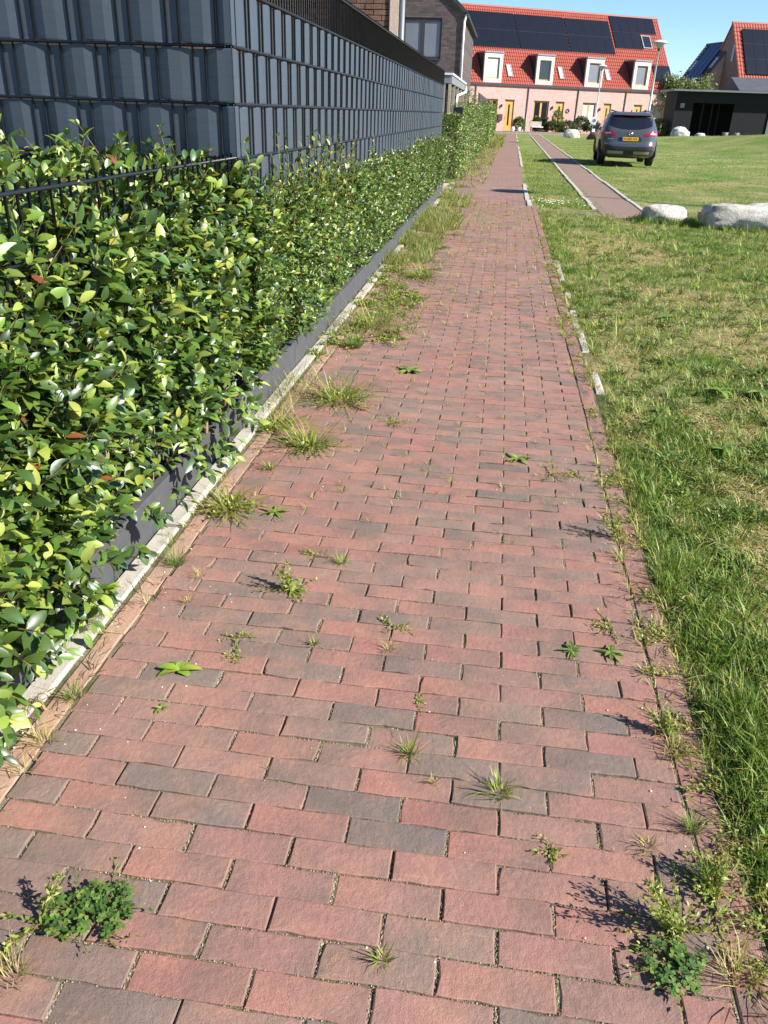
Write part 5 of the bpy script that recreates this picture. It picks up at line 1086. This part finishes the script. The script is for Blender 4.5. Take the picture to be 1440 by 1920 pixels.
for r in range(17):
    z = 1.78+r*0.0625
    for c in range(13):
        x = -0.105-(0.11 if r % 2 else 0)-c*0.22
        if r % 2 and c == 0: inst('brick', bmC, nh, (-0.05, 0, z))
        inst('brick', bmA if random.random() < 0.55 else bmB, nh, (x, random.gauss(0, 0.002), z))
MB().box(0.0, 0.115, -0.04, 0.4, 0, 5.6).build('pilaster', 'pale_stone', nh); MB().tube([(0.155, 0.0, 0), (0.155, 0.0, 5.5)], 0.036, 10).build('downpipe', 'zinc', nh, True)

# dark post with box, garden fence, farther hedge and shrub
po = empty('junction_box_post', (-1.16, 21.0, 0)); tag(po, 'dark garden post carrying a box, standing in the farther hedge', 'post')
MB().tube([(0, 0, -0.05), (0, 0, 1.36)], 0.045, 10).build('post', 'metal', po, True); MB().cbox(-0.11, 0.11, -0.08, 0.08, 1.36, 1.53, 0.015).build('box', 'metal', po); MB().tube([(0, 0, 1.0), (0, 0, 1.03)], 0.055, 10).build('band', 'dark', po)
gf = empty('garden_fence', (-1.32, 40, 0)); tag(gf, 'dark slatted wooden garden fence behind the farther hedge', 'fence')
for k in range(15): MB().box(-0.012, 0.012, 0.0, 15.5, 0.1+k*0.142, 0.1+k*0.142+0.13).build('slat', 'board', gf)
for k in range(6): MB().box(-0.045, -0.013, k*3.1-0.04, k*3.1+0.04, 0, 2.25).build('post', 'board', gf)
def far_hedge(name, y0, y1, xf0, xf1, h0, h1, n, ls, label, thick=0.55):
    t = empty(name, ((xf0+xf1)/2-0.3, y0, 0)); tag(t, label, 'hedge'); o = np.array(t.location)
    Y = rng.uniform(y0, y1, n); f = (Y-y0)/(y1-y0); xf = xf0+(xf1-xf0)*f; top = (h0+(h1-h0)*f)*(0.72+0.45*vnoise(Y, Y*0, 1.1, 61)+0.12*vnoise(Y, Y*0, 0.3, 64)); face = rng.random(n)
    X = np.where(face < 0.6, xf-np.minimum(rng.exponential(0.08, n), thick), xf-thick*rng.random(n))+0.38*(vnoise(Y, Y*0+3, 1.0, 62)-0.5)+0.2*(vnoise(Y, face*0+top*0+Y*0.3, 0.4, 66)-0.5); Z = np.where(face < 0.6, 0.04+top*rng.random(n)**0.9, top-rng.exponential(0.07, n)); endf = face > 0.88
    Y = np.where(endf, y0+rng.exponential(0.1, n), Y); Z = np.where(endf, 0.05+h0*rng.random(n), Z)
    P = np.stack([X, Y, np.maximum(Z, 0.03)], 1)-o; D = unit(np.stack([rng.normal(0.4, 0.5, n), rng.normal(-0.3, 0.5, n), rng.normal(0.6, 0.4, n)], 1))
    g = leaf_geo(P, D, np.tile([[0.5, -0.3, 0.8]], (n, 1))+rng.normal(0, 0.4, (n, 3)), ls*rng.uniform(0.6, 1.3, n), ls*0.5*rng.uniform(0.7, 1.2, n), pick(GREENS+YOUNG, n, 0.25), 0.25, 0.2, SIMPLE); np_obj('foliage', *g, 'leaf', t, kind='stuff')
    mb = MB()
    for k in range(int((y1-y0)/0.7)): yy = y0+k*0.7+random.uniform(0, 0.5); xx = xf0+(xf1-xf0)*(yy-y0)/(y1-y0)-0.25; mb.tube([(xx-o[0], yy-o[1], -0.02), (xx-o[0]+random.gauss(0, 0.05), yy-o[1], h0*0.8)], [0.014, 0.005], 5)
    tag(mb.build('stems', 'twig_dark', t, True), kind='stuff')
far_hedge('garden_hedge', 19.4, 39.5, -1.08, -0.92, 1.32, 1.42, 26000, 0.055, 'farther green hedge around the dark post, past the tall fence')
far_hedge('garden_hedge', 41.0, 60.0, -1.02, -0.78, 1.5, 1.75, 14000, 0.085, 'farthest hedge section beside the dark slatted garden fence')
shrub(0, 0, 0.75, 2.35, 2600, [lin(108, 116, 72), lin(128, 130, 84), lin(88, 98, 58)], 'grey green loose shrub rising behind the farther hedge', 'tall_shrub', (-1.75, 36.0), 0.075)

# ------------------------------------------------------------ right background
cp = empty('carport', (12.35, 70, 0.3)); tag(cp, 'long black timber carport building with flat grey roof edge on the right', 'carport')
for k in range(9): MB().box(0.15+k*0.14, 0.15+k*0.14+0.132, 0.0, 0.05, 0, 3.1).build('cladding_board', 'black_wood', cp)
for k in range(18): MB().box(4.35+k*0.14, 4.35+k*0.14+0.132, 0.0, 0.05, 0, 3.1).build('cladding_board', 'black_wood', cp)
for k in range(14): MB().box(10.2+k*0.14, 10.2+k*0.14+0.132, 0.0, 0.05, 0, 3.1).build('cladding_board', 'black_wood', cp)
MB().box(0.1, 14, 4.6, 4.7, 0, 3.1).build('rear_wall', 'black_wood', cp); MB().box(0.1, 0.15, 0.0, 4.6, 0, 3.1).build('side_wall', 'black_wood', cp); MB().box(0.1, 14, -0.05, 0.0, 2.35, 3.1).build('lintel_beam', 'black_wood', cp)
for xx in (1.5, 2.5, 3.2, 3.7): MB().box(xx, xx+0.08, 2.0, 2.08, 0, 2.35).build('post', 'dark', cp)
MB().box(6.95, 7.45, -0.06, 0.0, 0.1, 2.3).build('glass_panel', 'zinc', cp); MB().box(7.6, 10.0, 0.6, 0.65, 0.0, 2.6).build('garage_door', 'dark', cp); MB().box(0.45, 0.75, -0.06, 0.0, 2.0, 2.3).build('wall_light', 'timber', cp)
MB().prism([(-0.55, 3.1), (5.6, 3.1), (5.6, 3.28), (-0.55, 3.22)], 'x', -0.3, 14.2).build('roof', 'zinc', cp)
MB().prism([(1.2, 3.29), (5.6, 3.29), (5.6, 4.35), (4.6, 4.3)], 'x', 4.8, 14.2).build('upper_roof', 'slate', cp)
for x_, lab in ((16.2, 'left pale pot standing in the black carport'), (17.0, 'right pale pot standing in the black carport')):
    o = MB().lathe([(0.16, 0), (0.24, 0.42), (0.20, 0.42), (0.17, 0.36)], 14).build('plant_pot', 'terracotta', None, True, loc=(x_, 69.0, 0.32)); tag(o, lab, 'pot')
def gable_house(name, loc, rz, W, D, ze, zr, wallm, label, pv, m='tile', sky_=None, slots=()):
    """gable end on local -x side, roof slope facing local -y"""
    t = empty(name, loc, rz); tag(t, label, 'house'); mb = MB()
    mb.prism([(0, -0.5), (D, -0.5), (D, ze), (D/2, zr-0.12), (0, ze)], 'x', 0.0, W); mb.build('wall', wallm, t)
    def pf(u, s, off=0.0): sl = math.hypot(D/2, zr-ze); return (u, D/2*s-(zr-ze)/sl*off, ze+(zr-ze)*s+D/2/sl*off)
    rm = MB(); nw = int((W+0.1)/0.3)
    for c in range(16):
        rm.grid(lambda u, v: pf(-0.1+(W+0.2)*u, (c+v)/16-(0.004 if v < 0.5 else 0), 0.05+0.06*abs(math.sin(math.pi*u*nw))+(0.05 if v < 0.5 else 0)), nw*4, 1)
    ro = rm.build('roof', m, t); MB().prism([(D/2, zr), (D+0.2, ze-0.1), (D+0.2, ze-0.3), (D/2, zr-0.2)], 'x', -0.1, W+0.1).build('rear_roof', m, ro); MB().tube([(-0.1, D/2, zr+0.06), (W+0.1, D/2, zr+0.06)], 0.13, 8).build('ridge_tile', m, ro)
    MB().box(-0.1, W+0.1, -0.2, -0.02, ze-0.12, ze+0.02).build('gutter', 'dark', t)
    for p in pv: solar(t, p[0], p[1], p[2], p[3], p[4], p[5], p[6] if len(p) > 6 else 'solar', pf, 0.12)
    for s_ in (sky_ or []): skylight(t, *s_, pf=pf, blind=True)
    for (y0, y1, z0, z1) in slots: MB().box(-0.03, 0.02, y0, y1, z0, z1).build('slot_window', 'glass', t)
    return t
gable_house('gable_house', (23.7, 98.0, 0), R_(14), 9.0, 9.0, 4.3, 10.75, 'gable', 'tall house with steep red roof and dark gable at the right picture edge', [(0.75, 4.2, 0.24, 0.90, 3, 3)], sky_=[(2.6, 3.6, 0.02, 0.16)], slots=((1.2, 1.5, 4.4, 5.5), (2.9, 3.2, 4.4, 5.6), (3.0, 3.4, 7.2, 8.8)))
gable_house('gable_house', (18.7, 107.2, 0), R_(-72), 5.4, 6.0, 4.9, 9.1, 'pink', 'farther house with dark roof covered in blue solar panels, between the houses', [(1.3, 4.2, 0.06, 0.96, 3, 3, 'solar_blue')], m='slate', sky_=[(0.35, 1.05, 0.35, 0.6), (4.45, 5.1, 0.4, 0.65)])
def tree(loc, r, h, n, label):
    t = empty('small_tree', loc); tag(t, label, 'tree'); MB().tube([(0, 0, -0.1), (0.05, 0, h*0.45), (0, 0.05, h*0.8)], [0.12, 0.08, 0.03], 8).build('trunk', 'bark', t, True)
    P = []; 
    for k in range(16):
        a = random.uniform(0, 6.28); c = np.array([math.cos(a)*r*random.uniform(0.2, 0.75), math.sin(a)*r*random.uniform(0.2, 0.75), h*random.uniform(0.45, 0.92)]); P.append(c+rng.normal(0, r*0.26, (n//16, 3)))
    P = np.concatenate(P); m = len(P); D = unit(rng.normal(0, 1, (m, 3))+np.array([[0, 0, 0.5]])); g = leaf_geo(P, D, rng.normal(0, 0.5, (m, 3))+np.array([[0.3, -0.2, 1]]), 0.30*rng.uniform(0.6, 1.3, m), 0.13*rng.uniform(0.7, 1.3, m), pick([lin(112, 122, 78), lin(92, 104, 60), lin(132, 138, 94)], m, 0.2), 0.2, 0.2, SIMPLE); np_obj('crown', *g, 'weed', t, kind='stuff')
tree((16.3, 94, 0), 1.25, 5.3, 3000, 'grey green tree between end terraced house and carport, the taller one')
tree((18.9, 95, 0), 1.5, 5.3, 3600, 'grey green tree just right of the taller one behind the carport')
